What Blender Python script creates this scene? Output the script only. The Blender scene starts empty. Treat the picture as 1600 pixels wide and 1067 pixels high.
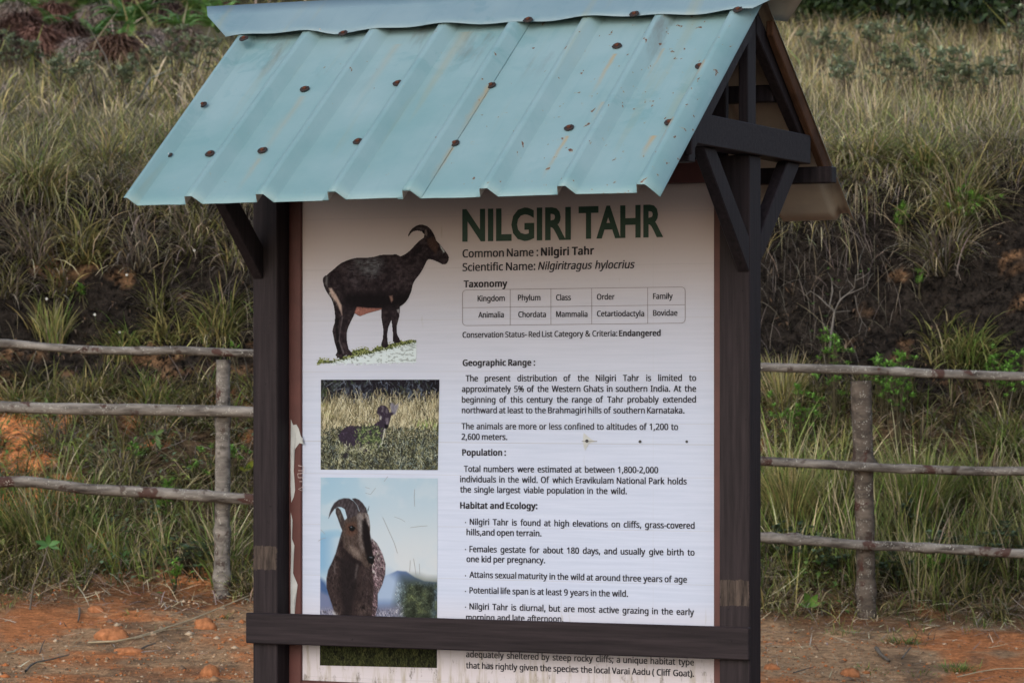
import bpy, bmesh, math, random
import numpy as np
from mathutils import Vector, Matrix
random.seed(7)
R = np.random.default_rng(11)
C = bpy.context.scene.collection
SC = bpy.context.scene

# ------------------------------------------------------------------ camera, light, exposure
EYE = 1.6            # height of the lens above the road
FPX = 5098.0         # focal length in pixels of a 1600 px wide picture
HOR = 590.0          # picture row of eye level
cam = bpy.data.cameras.new('camera'); camo = bpy.data.objects.new('camera', cam); C.objects.link(camo)
camo.location = (0, 0, EYE); camo.rotation_euler = (math.pi/2, 0, 0)
cam.sensor_width = 36; cam.lens = 36*FPX/1600; cam.shift_y = (HOR-533.5)/1600
cam.clip_start = 0.5; cam.clip_end = 1000
cam.dof.use_dof = True; cam.dof.focus_distance = 10.25; cam.dof.aperture_fstop = 10
SC.camera = camo
SUN_EL, SUN_AZ = 27, 208      # azimuth clockwise from +Y: behind the camera, to the left
w = bpy.data.worlds.new('World'); SC.world = w; w.use_nodes = True
nt = w.node_tree; bg = nt.nodes['Background']
sky = nt.nodes.new('ShaderNodeTexSky'); sky.sky_type = 'NISHITA'; sky.sun_disc = False
sky.sun_elevation = math.radians(SUN_EL); sky.sun_rotation = math.radians(SUN_AZ); sky.air_density = 1.0; sky.dust_density = 1.6
hs = nt.nodes.new('ShaderNodeHueSaturation'); hs.inputs['Saturation'].default_value = 0.72
nt.links.new(sky.outputs[0], hs.inputs['Color']); nt.links.new(hs.outputs[0], bg.inputs[0]); bg.inputs[1].default_value = 0.14
sun = bpy.data.lights.new('sun', 'SUN'); sun.energy = 0.38; sun.angle = math.radians(40); sun.color = (1, 1, 1)
suno = bpy.data.objects.new('sun', sun); C.objects.link(suno); suno.location = (-8, -8, 15)
az, el = math.radians(SUN_AZ), math.radians(SUN_EL)
sd = Vector((math.sin(az)*math.cos(el), math.cos(az)*math.cos(el), math.sin(el)))
suno.rotation_euler = sd.to_track_quat('Z', 'Y').to_euler()
SC.view_settings.view_transform = 'Standard'; SC.view_settings.look = 'None'
SC.view_settings.gamma = 1; SC.view_settings.use_curve_mapping = False
SC.view_settings.exposure = 0.92

# ------------------------------------------------------------------ helpers
def lin(c):
    c = np.asarray(c, float)/255.0
    return np.where(c <= .04045, c/12.92, ((c+.055)/1.055)**2.4)

def tag(o, label=None, cat=None, group=None, kind=None):
    for k, v in (('label', label), ('category', cat), ('group', group), ('kind', kind)):
        if v: o[k] = v
    return o

def empty(name, loc, rz=0, **kw):
    o = bpy.data.objects.new(name, None); C.objects.link(o); o.location = loc; o.rotation_euler = (0, 0, rz)
    o.empty_display_size = .1
    return tag(o, **kw)

def link(name, me, parent=None, mats=None, **kw):
    if mats:
        for m in (mats if isinstance(mats, (list, tuple)) else [mats]): me.materials.append(m)
    o = bpy.data.objects.new(name, me); C.objects.link(o)
    if parent: o.parent = parent
    return tag(o, **kw)

def frombm(name, bm, mats, parent=None, smooth=False, **kw):
    bmesh.ops.recalc_face_normals(bm, faces=bm.faces)
    me = bpy.data.meshes.new(name); bm.to_mesh(me); bm.free()
    if smooth: me.shade_smooth()
    return link(name, me, parent, mats, **kw)

def np_mesh(name, verts, faces, cols=None, smooth=False, matidx=None):
    """faces: list of (n,k) integer arrays"""
    me = bpy.data.meshes.new(name)
    verts = np.asarray(verts, np.float32)
    me.vertices.add(len(verts)); me.vertices.foreach_set('co', verts.ravel())
    tot = np.concatenate([np.full(len(f), f.shape[1], np.int32) for f in faces])
    idx = np.concatenate([f.ravel() for f in faces]).astype(np.int32)
    start = np.concatenate([[0], np.cumsum(tot)[:-1]]).astype(np.int32)
    me.loops.add(len(idx)); me.loops.foreach_set('vertex_index', idx)
    me.polygons.add(len(tot)); me.polygons.foreach_set('loop_start', start)
    if smooth: me.polygons.foreach_set('use_smooth', np.ones(len(tot), bool))
    if matidx is not None: me.polygons.foreach_set('material_index', np.asarray(matidx, np.int32))
    me.update(calc_edges=True)
    if cols is not None:
        a = me.color_attributes.new('Col', 'FLOAT_COLOR', 'POINT')
        c = np.ones((len(verts), 4), np.float32); c[:, :3] = cols
        a.data.foreach_set('color', c.ravel())
    me.validate()
    return me

# value noise
_T = R.random((256, 256)).astype(np.float64)
def vnoise(x, y):
    x = np.asarray(x, float); y = np.asarray(y, float)
    xi = np.floor(x).astype(int); yi = np.floor(y).astype(int); fx = x-xi; fy = y-yi
    fx = fx*fx*(3-2*fx); fy = fy*fy*(3-2*fy)
    a = _T[xi & 255, yi & 255]; b = _T[(xi+1) & 255, yi & 255]; c = _T[xi & 255, (yi+1) & 255]; d = _T[(xi+1) & 255, (yi+1) & 255]
    return (a*(1-fx)+b*fx)*(1-fy)+(c*(1-fx)+d*fx)*fy
def fbm(x, y, o=4, s=1.0, seed=0):
    t = 0; amp = 1; n = 0
    for i in range(o):
        t = t+amp*vnoise(np.asarray(x)*s+17.3*i+seed*31.7, np.asarray(y)*s-9.1*i+seed*13.1); n += amp; amp *= .5; s *= 2.03
    return t/n-.5
def sstep(a, b, x):
    t = np.clip((np.asarray(x)-a)/(b-a), 0, 1); return t*t*(3-2*t)

# node helpers
class NM:
    def __init__(s, name, rough=.6, spec=.3):
        s.m = bpy.data.materials.new(name); s.m.use_nodes = True; s.t = s.m.node_tree
        s.p = s.t.nodes['Principled BSDF']; s.p.inputs['Roughness'].default_value = rough; s.p.inputs['Specular IOR Level'].default_value = spec
    def n(s, typ, **kw):
        nd = s.t.nodes.new(typ)
        for k, v in kw.items():
            if k.startswith('i_'):
                key = k[2:]
                nd.inputs[int(key) if key.isdigit() else key].default_value = v
            else: setattr(nd, k, v)
        return nd
    def l(s, a, b): s.t.links.new(a, b)
    def coords(s, scale=(1, 1, 1), loc=(0, 0, 0), kind='Object'):
        tc = s.n('ShaderNodeTexCoord'); mp = s.n('ShaderNodeMapping'); mp.inputs['Scale'].default_value = scale; mp.inputs['Location'].default_value = loc
        s.l(tc.outputs[kind], mp.inputs[0]); return mp.outputs[0]
    def noise(s, vec, scale, detail=4, rough=.55, dist=0):
        nd = s.n('ShaderNodeTexNoise'); nd.inputs['Scale'].default_value = scale; nd.inputs['Detail'].default_value = detail
        nd.inputs['Roughness'].default_value = rough; nd.inputs['Distortion'].default_value = dist
        if vec is not None: s.l(vec, nd.inputs['Vector'])
        return nd.outputs['Fac']
    def ramp(s, fac, a, b, ca=(0, 0, 0, 1), cb=(1, 1, 1, 1)):
        nd = s.n('ShaderNodeValToRGB'); e = nd.color_ramp.elements; e[0].position = a; e[1].position = b
        e[0].color = ca if len(ca) == 4 else (*ca, 1); e[1].color = cb if len(cb) == 4 else (*cb, 1)
        s.l(fac, nd.inputs[0]); return nd.outputs[0]
    def mix(s, fac, a, b, mode='MIX'):
        nd = s.n('ShaderNodeMix', data_type='RGBA', blend_type=mode)
        for v, k in ((fac, 0), (a, 6), (b, 7)):
            if hasattr(v, 'is_linked'): s.l(v, nd.inputs[k])
            else:
                nd.inputs[k].default_value = v if k == 0 else ((*v, 1) if len(v) == 3 else v)
        return nd.outputs[2]
    def math(s, op, a, b=0.0, c=None):
        nd = s.n('ShaderNodeMath', operation=op)
        for k, v in enumerate((a, b, c)):
            if v is None: continue
            if hasattr(v, 'is_linked'): s.l(v, nd.inputs[k])
            else: nd.inputs[k].default_value = v
        return nd.outputs[0]
    def attr(s):
        nd = s.n('ShaderNodeAttribute', attribute_name='Col'); return nd.outputs['Color']
    def base(s, c):
        if hasattr(c, 'is_linked'): s.l(c, s.p.inputs['Base Color'])
        else: s.p.inputs['Base Color'].default_value = (*c, 1)
    def bump(s, h, strength, dist=.01):
        nd = s.n('ShaderNodeBump'); nd.inputs['Strength'].default_value = strength; nd.inputs['Distance'].default_value = dist
        s.l(h, nd.inputs['Height']); s.l(nd.outputs[0], s.p.inputs['Normal'])

# ------------------------------------------------------------------ materials
STREAKS = [(.471, -.295, .20, .011, .9), (.470, -.655, .19, .010, .9), (.119, -.43, .24, .008, .8), (.121, -.69, .16, .008, .7), (-.51, -.43, .42, .018, .35), (.792, -.40, .16, .010, .8), (.79, -.645, .13, .010, .9), (-.506, -.71, .15, .012, .35), (.742, -.665, .10, .014, 1.0), (-.084, -.16, .30, .03, .35), (.62, -.28, .16, .008, .6), (.299, -.50, .10, .010, .5), (.523, -.51, .10, .008, .5), (-.30, -.2, .35, .02, .3)]
def mat_teal(name, base, dusty, rust=1.0):
    M = NM(name, .42, .4)
    v = M.coords()
    n1 = M.noise(v, 2.2, 5, .6); c = M.mix(M.ramp(n1, .38, .66), base, dusty)
    # streaks running down the slope (local y)
    vs = M.coords((22, 1.6, 1.6)); n2 = M.noise(vs, 1.5, 4, .6)
    c = M.mix(M.math('MULTIPLY', M.ramp(n2, .56, .8), .35), c, (base[0]*.72, base[1]*.84, base[2]*.86))
    c = M.mix(M.math('MULTIPLY', M.ramp(M.noise(vs, .8, 3, .5), .62, .75), .30), c, (.22, .225, .14))
    # darker blotches where the film has lifted
    n3 = M.noise(v, 7, 7, .7, .6); n3b = M.ramp(M.noise(v, 1.3, 2), .5, .66)
    c = M.mix(M.math('MULTIPLY', M.math('MULTIPLY', M.ramp(n3, .52, .58), n3b), .45), c, (base[0]*.62, base[1]*.83, base[2]*.84))
    if rust:
        sx = M.n('ShaderNodeSeparateXYZ'); M.l(M.coords(), sx.inputs[0])
        right = M.math('MULTIPLY', M.ramp(sx.outputs[0], 0, .55), 1.0)
        nr = M.noise(M.coords((1.5, 1, 1)), 26, 3, .6, .4)
        thr = M.math('ADD', nr, M.math('MULTIPLY', right, .055))
        c = M.mix(M.math('MULTIPLY', M.ramp(thr, .70, .73), .5), c, (.27, .22, .12))
        c = M.mix(M.ramp(thr, .728, .738), c, (.085, .030, .014))
        # brown scorch under the ridge, rust runs below some of the screws
        sy = sx.outputs[1]
        k = M.math('MULTIPLY', M.ramp(M.noise(M.coords((5, 1.3, 1)), 1.8, 5, .65, .3), .56, .72), M.ramp(M.math('ADD', sy, .45), 0, .32))
        c = M.mix(M.math('MULTIPLY', k, .75), c, (.085, .062, .045))
        wob = M.math('MULTIPLY', M.math('SUBTRACT', M.noise(M.coords((1, 1, 1)), 18, 3), .5), .014)
        for (x0, y0, L, wd, st) in STREAKS:
            dx = M.math('DIVIDE', M.math('ABSOLUTE', M.math('ADD', M.math('SUBTRACT', sx.outputs[0], x0), wob)), wd)
            dy = M.math('DIVIDE', M.math('SUBTRACT', y0, sy), L)
            q = M.math('MULTIPLY', M.math('MAXIMUM', M.math('SUBTRACT', 1.0, dx), 0.0), M.math('MULTIPLY', M.math('GREATER_THAN', dy, 0.0), M.math('MAXIMUM', M.math('SUBTRACT', 1.0, dy), 0.0)))
            c = M.mix(M.math('MULTIPLY', q, st), c, (.30, .22, .11))
    M.base(c); M.bump(M.noise(v, 60, 3), .12, .003)
    M.p.inputs['Metallic'].default_value = 0
    return M.m
M_roof = mat_teal('teal_sheet', (.142, .248, .262), (.195, .290, .310))
M_cap = mat_teal('blue_grey_cap', (.130, .205, .240), (.170, .245, .275), 0)

def mat_simple(name, col, rough=.6, spec=.3, var=.25, scale=12, bump=.2, bd=.004, stretch=(1, 1, 1)):
    M = NM(name, rough, spec); v = M.coords(stretch); n = M.noise(v, scale, 5, .6)
    M.base(M.mix(M.ramp(n, .3, .7), tuple(x*(1-var) for x in col), tuple(min(1, x*(1+var)) for x in col)))
    if bump: M.bump(n, bump, bd)
    return M.m
M_under = mat_simple('sheet_underside', (.50, .42, .335), .6, .2, .18, 5, .05)
M_ply = mat_simple('board_ply', (.10, .04, .03), .7)
M_redframe = mat_simple('red_brown_frame', (.080, .026, .022), .55, .35, .25, 8, .1, .002)
M_roughwood = mat_simple('rough_orange_timber', (.075, .036, .020), .85, .1, .45, 9, .4, .004, (6, 1, 1))
M_rust = mat_simple('rust', (.085, .030, .017), .85, .15, .5, 90, .5, .002)
M_washer = mat_simple('dark_washer', (.022, .015, .013), .7, .3, .4, 60, .3, .002)
M_zinc = mat_simple('bare_zinc', (.45, .46, .47), .35, .6, .2, 60, .1)
M_white = mat_simple('torn_vinyl_backing', (.42, .43, .42), .6, .3, .12, 30, .2)
M_hole = mat_simple('bolt_head', (.03, .028, .03), .5, .4)

def mat_timber(name, vert, patches=()):
    """dark stained timber; patches = boxes (x0,x1,z0,z1) where the stain is missing (old bracket marks)"""
    M = NM(name, .6, .10)
    st = (26, 26, 1.2) if vert else (1.2, 26, 26)
    n = M.noise(M.coords(st), 3, 6, .65)
    c = M.mix(M.ramp(n, .3, .72), (.0125, .0095, .0105), (.032, .0235, .0255))
    sp = M.noise(M.coords(), 55, 4, .7); c = M.mix(M.math('MULTIPLY', M.ramp(sp, .66, .72), .6), c, (.004, .004, .004))
    cross = M.noise(M.coords((3, 3, 90) if vert else (90, 3, 3)), 1.5, 3, .6)
    for (x0, x1, z0, z1) in patches:
        s = M.n('ShaderNodeSeparateXYZ'); M.l(M.coords(), s.inputs[0])
        wob = M.math('MULTIPLY', M.math('SUBTRACT', M.noise(M.coords(), 60, 4, .7), .5), .022)
        def inside(v, a, b):
            v = M.math('ADD', v, wob)
            return M.math('MULTIPLY', M.math('GREATER_THAN', v, a), M.math('LESS_THAN', v, b))
        k = M.math('MULTIPLY', inside(s.outputs[0], x0, x1), inside(s.outputs[2], z0, z1))
        k = M.math('MULTIPLY', k, M.math('LESS_THAN', s.outputs[1], -.083))
        g = M.noise(M.coords((30, 30, 3)), 3, 5, .7)
        wood = M.mix(M.ramp(g, .35, .66), (.016, .012, .011), (.085, .062, .050))
        c = M.mix(k, c, wood)
    M.base(c)
    h = M.math('ADD', M.math('MULTIPLY', n, .7), M.math('MULTIPLY', cross, .3)); M.bump(h, .35, .003)
    return M.m
M_post = mat_timber('dark_timber_upright', True)
M_rail = mat_timber('dark_timber_level', False)

def mat_leaf(name, rough=.6, spec=.2, trans=.25):
    M = NM(name, rough, spec); a = M.attr()
    c = M.mix(M.ramp(M.noise(M.coords(), 6, 3), .3, .7), (.8, .8, .8), (1.15, 1.15, 1.15)); c = M.mix(1.0, a, c, 'MULTIPLY')
    M.base(c)
    tr = M.n('ShaderNodeBsdfTranslucent'); M.l(c, tr.inputs[0]); mx = M.n('ShaderNodeMixShader'); mx.inputs[0].default_value = trans
    out = M.t.nodes['Material Output']; M.l(M.p.outputs[0], mx.inputs[1]); M.l(tr.outputs[0], mx.inputs[2]); M.l(mx.outputs[0], out.inputs[0])
    return M.m
M_grass = mat_leaf('grass_blades'); M_leaf = mat_leaf('leaves', .45, .35, .25); M_dead = mat_leaf('dead_fronds', .8, .1, .15)

def mat_earth(name='earth', hi=1.35, lo=.55, s=26):
    M = NM(name, .95, .08); a = M.attr()
    n = M.noise(M.coords(), s, 7, .75); n2 = M.noise(M.coords(), 90, 4, .7); n3 = M.noise(M.coords(), 7, 5, .65)
    c = M.mix(M.ramp(n, .36, .64), (lo, lo, lo), (hi, hi*.98, hi*.94)); c = M.mix(1.0, a, c, 'MULTIPLY')
    c2 = M.mix(M.ramp(n2, .3, .72), (.7, .68, .66), (1.3, 1.3, 1.3)); c = M.mix(1.0, c, c2, 'MULTIPLY')
    c = M.mix(M.math('MULTIPLY', M.ramp(n3, .6, .7), .3), c, (.05, .035, .025))
    M.base(c)
    M.bump(M.math('ADD', n, M.math('MULTIPLY', n2, .5)), .9, .03)
    return M.m
M_earth = mat_earth(); M_cut = mat_earth('crusted_earth', 3.0, .15, 20)
M_clod = mat_simple('orange_clod', (.33, .135, .060), .95, .05, .45, 40, .8, .008)
M_stone = mat_simple('pale_pebble', (.38, .27, .18), .9, .1, .4, 30, .4)
M_straw = mat_simple('dry_straw', (.42, .34, .22), .8, .1, .25, 20, .2)
M_twig = mat_simple('grey_twig', (.13, .11, .09), .9, .1, .35, 30, .4)
M_bark = None
def mat_pole(name='lichen_bark_pole', lo=(.040, .032, .027), hi=(.25, .225, .198)):
    M = NM(name, .8, .2)
    v = M.coords(); n = M.noise(M.coords((1.2, 6, 6)), 5, 6, .65)
    c = M.mix(M.ramp(n, .32, .68), lo, hi)
    k = M.ramp(M.noise(v, 7.5, 4, .6, .5), .59, .63); c = M.mix(M.math('MULTIPLY', k, .85), c, (.050, .018, .013))
    k = M.ramp(M.noise(v, 14, 3, .5, .3), .62, .66); c = M.mix(M.math('MULTIPLY', k, .7), c, (.035, .018, .013))
    vo = M.n('ShaderNodeTexVoronoi'); vo.inputs['Scale'].default_value = 120; M.l(v, vo.inputs['Vector'])
    k = M.math('MULTIPLY', M.math('LESS_THAN', vo.outputs['Distance'], .30), M.ramp(M.noise(v, 26, 3, .7), .52, .60))
    c = M.mix(M.math('MULTIPLY', k, .8), c, (.42, .41, .36))
    M.base(c); M.bump(n, .5, .004); return M.m
M_pole = mat_pole(); M_pole2 = mat_pole('brown_bark_post', (.030, .023, .018), (.135, .108, .086))

def mat_print():
    M = NM('printed_picture', .6, .06); a = M.attr()
    sc = M.noise(M.coords((1, 1, 1)), 70, 4, .7); c = M.mix(M.math('MULTIPLY', M.ramp(sc, .72, .76), .4), a, (.12, .11, .1))
    M.base(c); return M.m
M_print = mat_print()
def mat_poster():
    M = NM('vinyl_poster', .42, .22)
    s = M.n('ShaderNodeSeparateXYZ'); M.l(M.coords(), s.inputs[0]); z = s.outputs[2]; x = s.outputs[0]
    # printed pale wood: warm bounce light painted in above and below the cooler middle
    g = M.noise(M.coords((2.2, 1, 60)), 1.6, 5, .6, .6)
    c = M.mix(M.ramp(g, .3, .7), (.395, .435, .545), (.455, .492, .60))
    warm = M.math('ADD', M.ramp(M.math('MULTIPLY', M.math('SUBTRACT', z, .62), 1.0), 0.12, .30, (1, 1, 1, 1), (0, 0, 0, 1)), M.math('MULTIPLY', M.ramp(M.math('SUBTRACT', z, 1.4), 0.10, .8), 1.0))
    c = M.mix(M.math('MULTIPLY', M.math('MINIMUM', warm, 1.0), .8), c, (.53, .465, .47))  # warmer ends: ground bounce painted into the colour, plus dirt at the bottom
    c = M.mix(M.math('MULTIPLY', M.ramp(M.math('SUBTRACT', z, 1.75), 0.05, .34), .75), c, (.50, .39, .345))  # brown reflected light under the roof, painted into the poster top
    # printed plank joints
    per = M.math('FRACT', M.math('DIVIDE', M.math('ADD', M.math('SUBTRACT', z, 2.108), M.math('MULTIPLY', x, -.002)), .163))
    k = M.math('LESS_THAN', per, .012); c = M.mix(M.math('MULTIPLY', k, .35), c, (.36, .33, .33))
    k2 = M.math('LESS_THAN', M.math('ABSOLUTE', M.math('SUBTRACT', z, 1.396)), .0012); c = M.mix(M.math('MULTIPLY', k2, .5), c, (.30, .28, .27))
    k3 = M.math('LESS_THAN', M.math('ABSOLUTE', M.math('SUBTRACT', x, .475)), .0008); c = M.mix(M.math('MULTIPLY', k3, .2), c, (.36, .34, .34))
    # fine specks and scratches, more grime near the bottom
    sp = M.noise(M.coords(), 48, 4, .72); c = M.mix(M.math('MULTIPLY', M.ramp(sp, .70, .76), .55), c, (.30, .27, .24))
    low = M.ramp(M.math('SUBTRACT', z, .55), .0, .40, (1, 1, 1, 1), (0, 0, 0, 1))
    st = M.noise(M.coords((26, 1, 3.2)), 1.3, 5, .65); st = M.math('ADD', st, M.math('MULTIPLY', low, .22))
    c = M.mix(M.math('MULTIPLY', M.ramp(st, .66, .80), .6), c, (.27, .225, .13))
    st2 = M.noise(M.coords((14, 1, 6)), 2.3, 6, .75); st2 = M.math('ADD', st2, M.math('MULTIPLY', low, .20))
    c = M.mix(M.math('MULTIPLY', M.ramp(st2, .70, .78), .7), c, (.10, .085, .06))
    M.base(c); M.bump(g, .05, .002); return M.m
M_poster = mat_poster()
def mat_flat(name, col, rough=.5):
    M = NM(name, rough, .3); n = M.noise(M.coords(), 60, 2); M.base(M.mix(M.ramp(n, .3, .7), tuple(x*.9 for x in col), tuple(x*1.1 for x in col))); return M.m
M_ink = mat_flat('black_print', (.040, .037, .046)); M_title = mat_flat('dark_green_print', (.012, .042, .026)); M_line = mat_flat('grey_print', (.20, .17, .17)); M_scr = mat_flat('scratch_marks', (.22, .21, .20)); M_chalk = mat_flat('scratched_letters', (.42, .34, .32))

# ------------------------------------------------------------------ terrain (height above the road)
PY = np.array([-30, 3, 8, 10.2, 13.2, 14.6, 15.0, 15.35, 15.8, 16.3, 16.6, 16.74, 16.9, 17.06, 17.3, 18.2, 20, 26, 35, 45, 70, 120, 300])
PZ = np.array([-1.7, -1.62, -1.58, -1.5, -1.235, -1.12, -1.05, -.86, -.58, -.20, .02, .22, .68, .98, 1.12, 1.30, 1.6, 2.55, 3.95, 5.8, 11, 22, 60])
def H(x, y):
    x = np.asarray(x, float); y = np.asarray(y, float)
    yy = y + .22*fbm(x*.9, y*0+3, 3, 1, 1)*sstep(15.6, 16.6, y)*(1-sstep(18.5, 24, y)) + .05*fbm(x, y, 3, 5, 2)*sstep(15.6, 16.6, y)*(1-sstep(17.4, 19, y))
    z = np.interp(yy, PY, PZ) + EYE - .028*x*(1-sstep(15.6, 17.0, y)) + .02*x*sstep(16.5, 17.5, y)*(1-sstep(25, 40, y))*np.clip(1, 0, 1)
    near = 1-sstep(14.6, 15.4, y)
    z = z + near*(.05*fbm(x, y, 3, 1.1, 3) + .060*np.maximum(0, fbm(x, y, 4, 3.6, 4)+.02))
    cut = sstep(15.3, 15.8, y)*(1-sstep(17.2, 17.8, y)); z = z + cut*.16*fbm(x, y, 4, 3.2, 5)
    z = z + .30*fbm(x, y, 3, .35, 6)*sstep(17.6, 22, y) + .09*fbm(x, y, 3, 2, 7)*sstep(17.2, 18.5, y)
    return z
def hit(px, py):
    """where the sight line through a picture point meets the terrain"""
    ys = np.concatenate([np.arange(12.0, 19, .01), np.arange(19, 60, .05)])
    xs = (px-800)/FPX*ys; zs = EYE+(HOR-py)/FPX*ys
    b = H(xs, ys) >= zs
    i = int(np.argmax(b)) if b.any() else len(ys)-1
    return Vector((xs[i], ys[i], float(H(xs[i], ys[i]))))
def grid_axis(dense0, dense1, step, lo, hi, grow=1.18):
    a = list(np.arange(dense0, dense1, step)); s = step; v = a[-1]
    while v < hi: s *= grow; v += s; a.append(min(v, hi))
    s = step; v = a[0]; b = []
    while v > lo: s *= grow; v -= s; b.append(max(v, lo))
    return np.array(b[::-1]+a)
def terrain(name, ys, xs, **kw):
    X, Y = np.meshgrid(xs, ys); Z = H(X, Y)
    dark = np.array([.014, .0115, .010]); orange = np.array([.54, .215, .088]); tan = np.array([.46, .29, .165]); brown = np.array([.055, .038, .024]); och = np.array([.13, .075, .042])
    f1 = fbm(X, Y, 4, 1.6, 8); f2 = fbm(X, Y, 4, 5, 9); f3 = fbm(X, Z*1.2+Y, 5, 7, 10); f4 = fbm(X, Z*1.3, 4, 1.3, 14)
    def mixc(a, b, k): return a*(1-k[..., None])+b*k[..., None]
    base = np.broadcast_to(tan, X.shape+(3,))
    base = mixc(base, orange, sstep(-.04, .16, f1+f2*.6))
    base = mixc(base, np.array([.17, .115, .075])*np.ones(3), sstep(.04, .22, f3*.6-f1*.3+.5*f4)*.7)
    base = mixc(base, brown*1.6, sstep(14.5, 15.0, Y+f2*.6)*.7)
    base = mixc(base, np.array([.115, .105, .095])*np.ones(3), 1-sstep(10.6, 12.3, Y+f1*2))
    # foot of the bank, bare in places, mostly humus between the grass
    up = sstep(14.95, 15.25, Y); bank = mixc(np.broadcast_to(brown, X.shape+(3,)), orange, sstep(.04, .14, f1*1.0+f2*.5-.02)*sstep(16.75, 16.3, Y) if False else sstep(.06, .15, f4*.8+f2*.4+.02)*sstep(16.6, 16.2, Y))
    base = mixc(base, bank, up)
    cutk = sstep(16.35, 16.62, Y+f2*.35)*(1-sstep(17.1, 17.35, Y)); cutc = mixc(np.broadcast_to(dark, X.shape+(3,)), och, sstep(.16, .30, f3*.9+.55*f4+.2*(16.75-Y))*.85)
    base = mixc(base, cutc, cutk)
    mead = sstep(17.1, 17.5, Y); base = mixc(base, np.array([.12, .105, .055])*np.ones(3), mead)
    nx, ny = len(xs), len(ys); idx = np.arange(nx*ny).reshape(ny, nx)
    f = np.stack([idx[:-1, :-1], idx[:-1, 1:], idx[1:, 1:], idx[1:, :-1]], -1).reshape(-1, 4)
    me = np_mesh(name, np.stack([X, Y, Z], -1).reshape(-1, 3), [f], base.reshape(-1, 3), smooth=True)
    return link(name, me, None, M_cut if name == 'embankment' else M_earth, kind='structure', **kw)
xs_n = grid_axis(-3.2, 3.2, .03, -60, 60)
terrain('ground', np.concatenate([np.array([-30, -15, -5, 0, 4, 7, 9, 10, 11, 11.6]), np.arange(12, 15.1, .03)]), xs_n, label='bare orange and tan dirt verge in front of the pole fence')
terrain('embankment', np.concatenate([np.arange(15.09, 16.3, .03), np.arange(16.3, 17.3, .012), np.arange(17.3, 17.71, .03)]), xs_n, label='steep cut earth bank behind the fence, dark at the top and orange at its foot')
terrain('hillside', np.concatenate([np.arange(17.68, 22, .1), np.arange(22, 40, .3), np.linspace(40, 300, 50)]), grid_axis(-5, 5, .12, -150, 150), label='grassy hillside rising behind the cut bank')
# ------------------------------------------------------------------ the notice board (local axes: x along the panel, y towards the bank, z up)
TH = math.radians(24.3); CT, ST, D = math.cos(TH), math.sin(TH), 10.2
def S(px, py, t=0.0):
    """picture point -> (x, z) on the board's plane y = t"""
    a = (px-800)/FPX
    s = (a*(D+t*CT)-t*ST)/(CT+a*ST); Y = D-s*ST+t*CT
    return s, EYE+(HOR-py)/FPX*Y
board = empty('notice_board', (0, D, 0), -TH, label='roofed information board with a printed animal poster between dark timber posts', cat='notice board')

def boxbm(bm, x0, x1, y0, y1, z0, z1, bev=.003):
    r = bmesh.ops.create_cube(bm, size=1)
    for v in r['verts']: v.co = Vector(((x0+x1)/2+v.co.x*(x1-x0), (y0+y1)/2+v.co.y*(y1-y0), (z0+z1)/2+v.co.z*(z1-z0)))
    if bev: bmesh.ops.bevel(bm, geom=list({e for v in r['verts'] for e in v.link_edges}), offset=bev, segments=1, affect='EDGES')
def prismbm(bm, poly, x0, x1, bev=.003):
    """polygon in (y,z) extruded along x"""
    a = [bm.verts.new((x0, p[0], p[1])) for p in poly]; b = [bm.verts.new((x1, p[0], p[1])) for p in poly]
    fs = [bm.faces.new(a), bm.faces.new(b[::-1])]
    n = len(poly)
    for i in range(n): fs.append(bm.faces.new((a[i], b[i], b[(i+1) % n], a[(i+1) % n])))
    if bev: bmesh.ops.bevel(bm, geom=list({e for v in a+b for e in v.link_edges}), offset=bev, segments=1, affect='EDGES')
def box(name, mats, *a, parent=board, **kw):
    bm = bmesh.new(); boxbm(bm, *a); return frombm(name, bm, mats, parent, **kw)
def prism(name, mats, poly, x0, x1, parent=board, **kw):
    bm = bmesh.new(); prismbm(bm, poly, x0, x1); return frombm(name, bm, mats, parent, **kw)

SL = .747; TR = -.033; ZR = 2.758                 # roof slope, ridge line
def roofz(t): return ZR-abs(t-TR)*SL
PATCH = [(-.872, -.788, .985, 1.060), (.727, .8195, .915, .992)]
mp = mat_timber('dark_timber_post', True, PATCH)
pl = box('post', mp, -.874, -.786, -.087, .011, -.15, 2.268)
pr = box('post', mp, .7243, .8215, -.087, .011, -.15, 2.268)
box('backing_board', M_ply, -.784, .722, .0045, .0185, .585, 2.20)
box('frame_strip', M_redframe, -.7855, -.7405, -.010, .0042, .582, 2.19, label='red-brown frame strip at the left edge of the poster')
box('frame_strip', M_redframe, .6765, .7238, -.010, .0042, .582, 2.19)
box('frame_strip', M_redframe, -.7403, .6763, -.010, .0042, .582, .626)
box('header_beam', M_redframe, -.7855, .7238, -.040, .004, 2.192, 2.262)
box('added_shade_board', M_post, -.7855, .7238, -.030, -.004, 2.2625, 2.60)  # added board, keeps front light off the underside of the rear slope
# lower crossboard, a little out of level
bm = bmesh.new(); boxbm(bm, -.8874, .8268, -.111, -.0885, 0, .0975, .003)
for v in bm.verts: v.co.z += .748+(v.co.x+.8874)/1.714*.009+.0015*math.sin(v.co.x*5)
frombm('crossboard', bm, M_rail, board)

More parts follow.
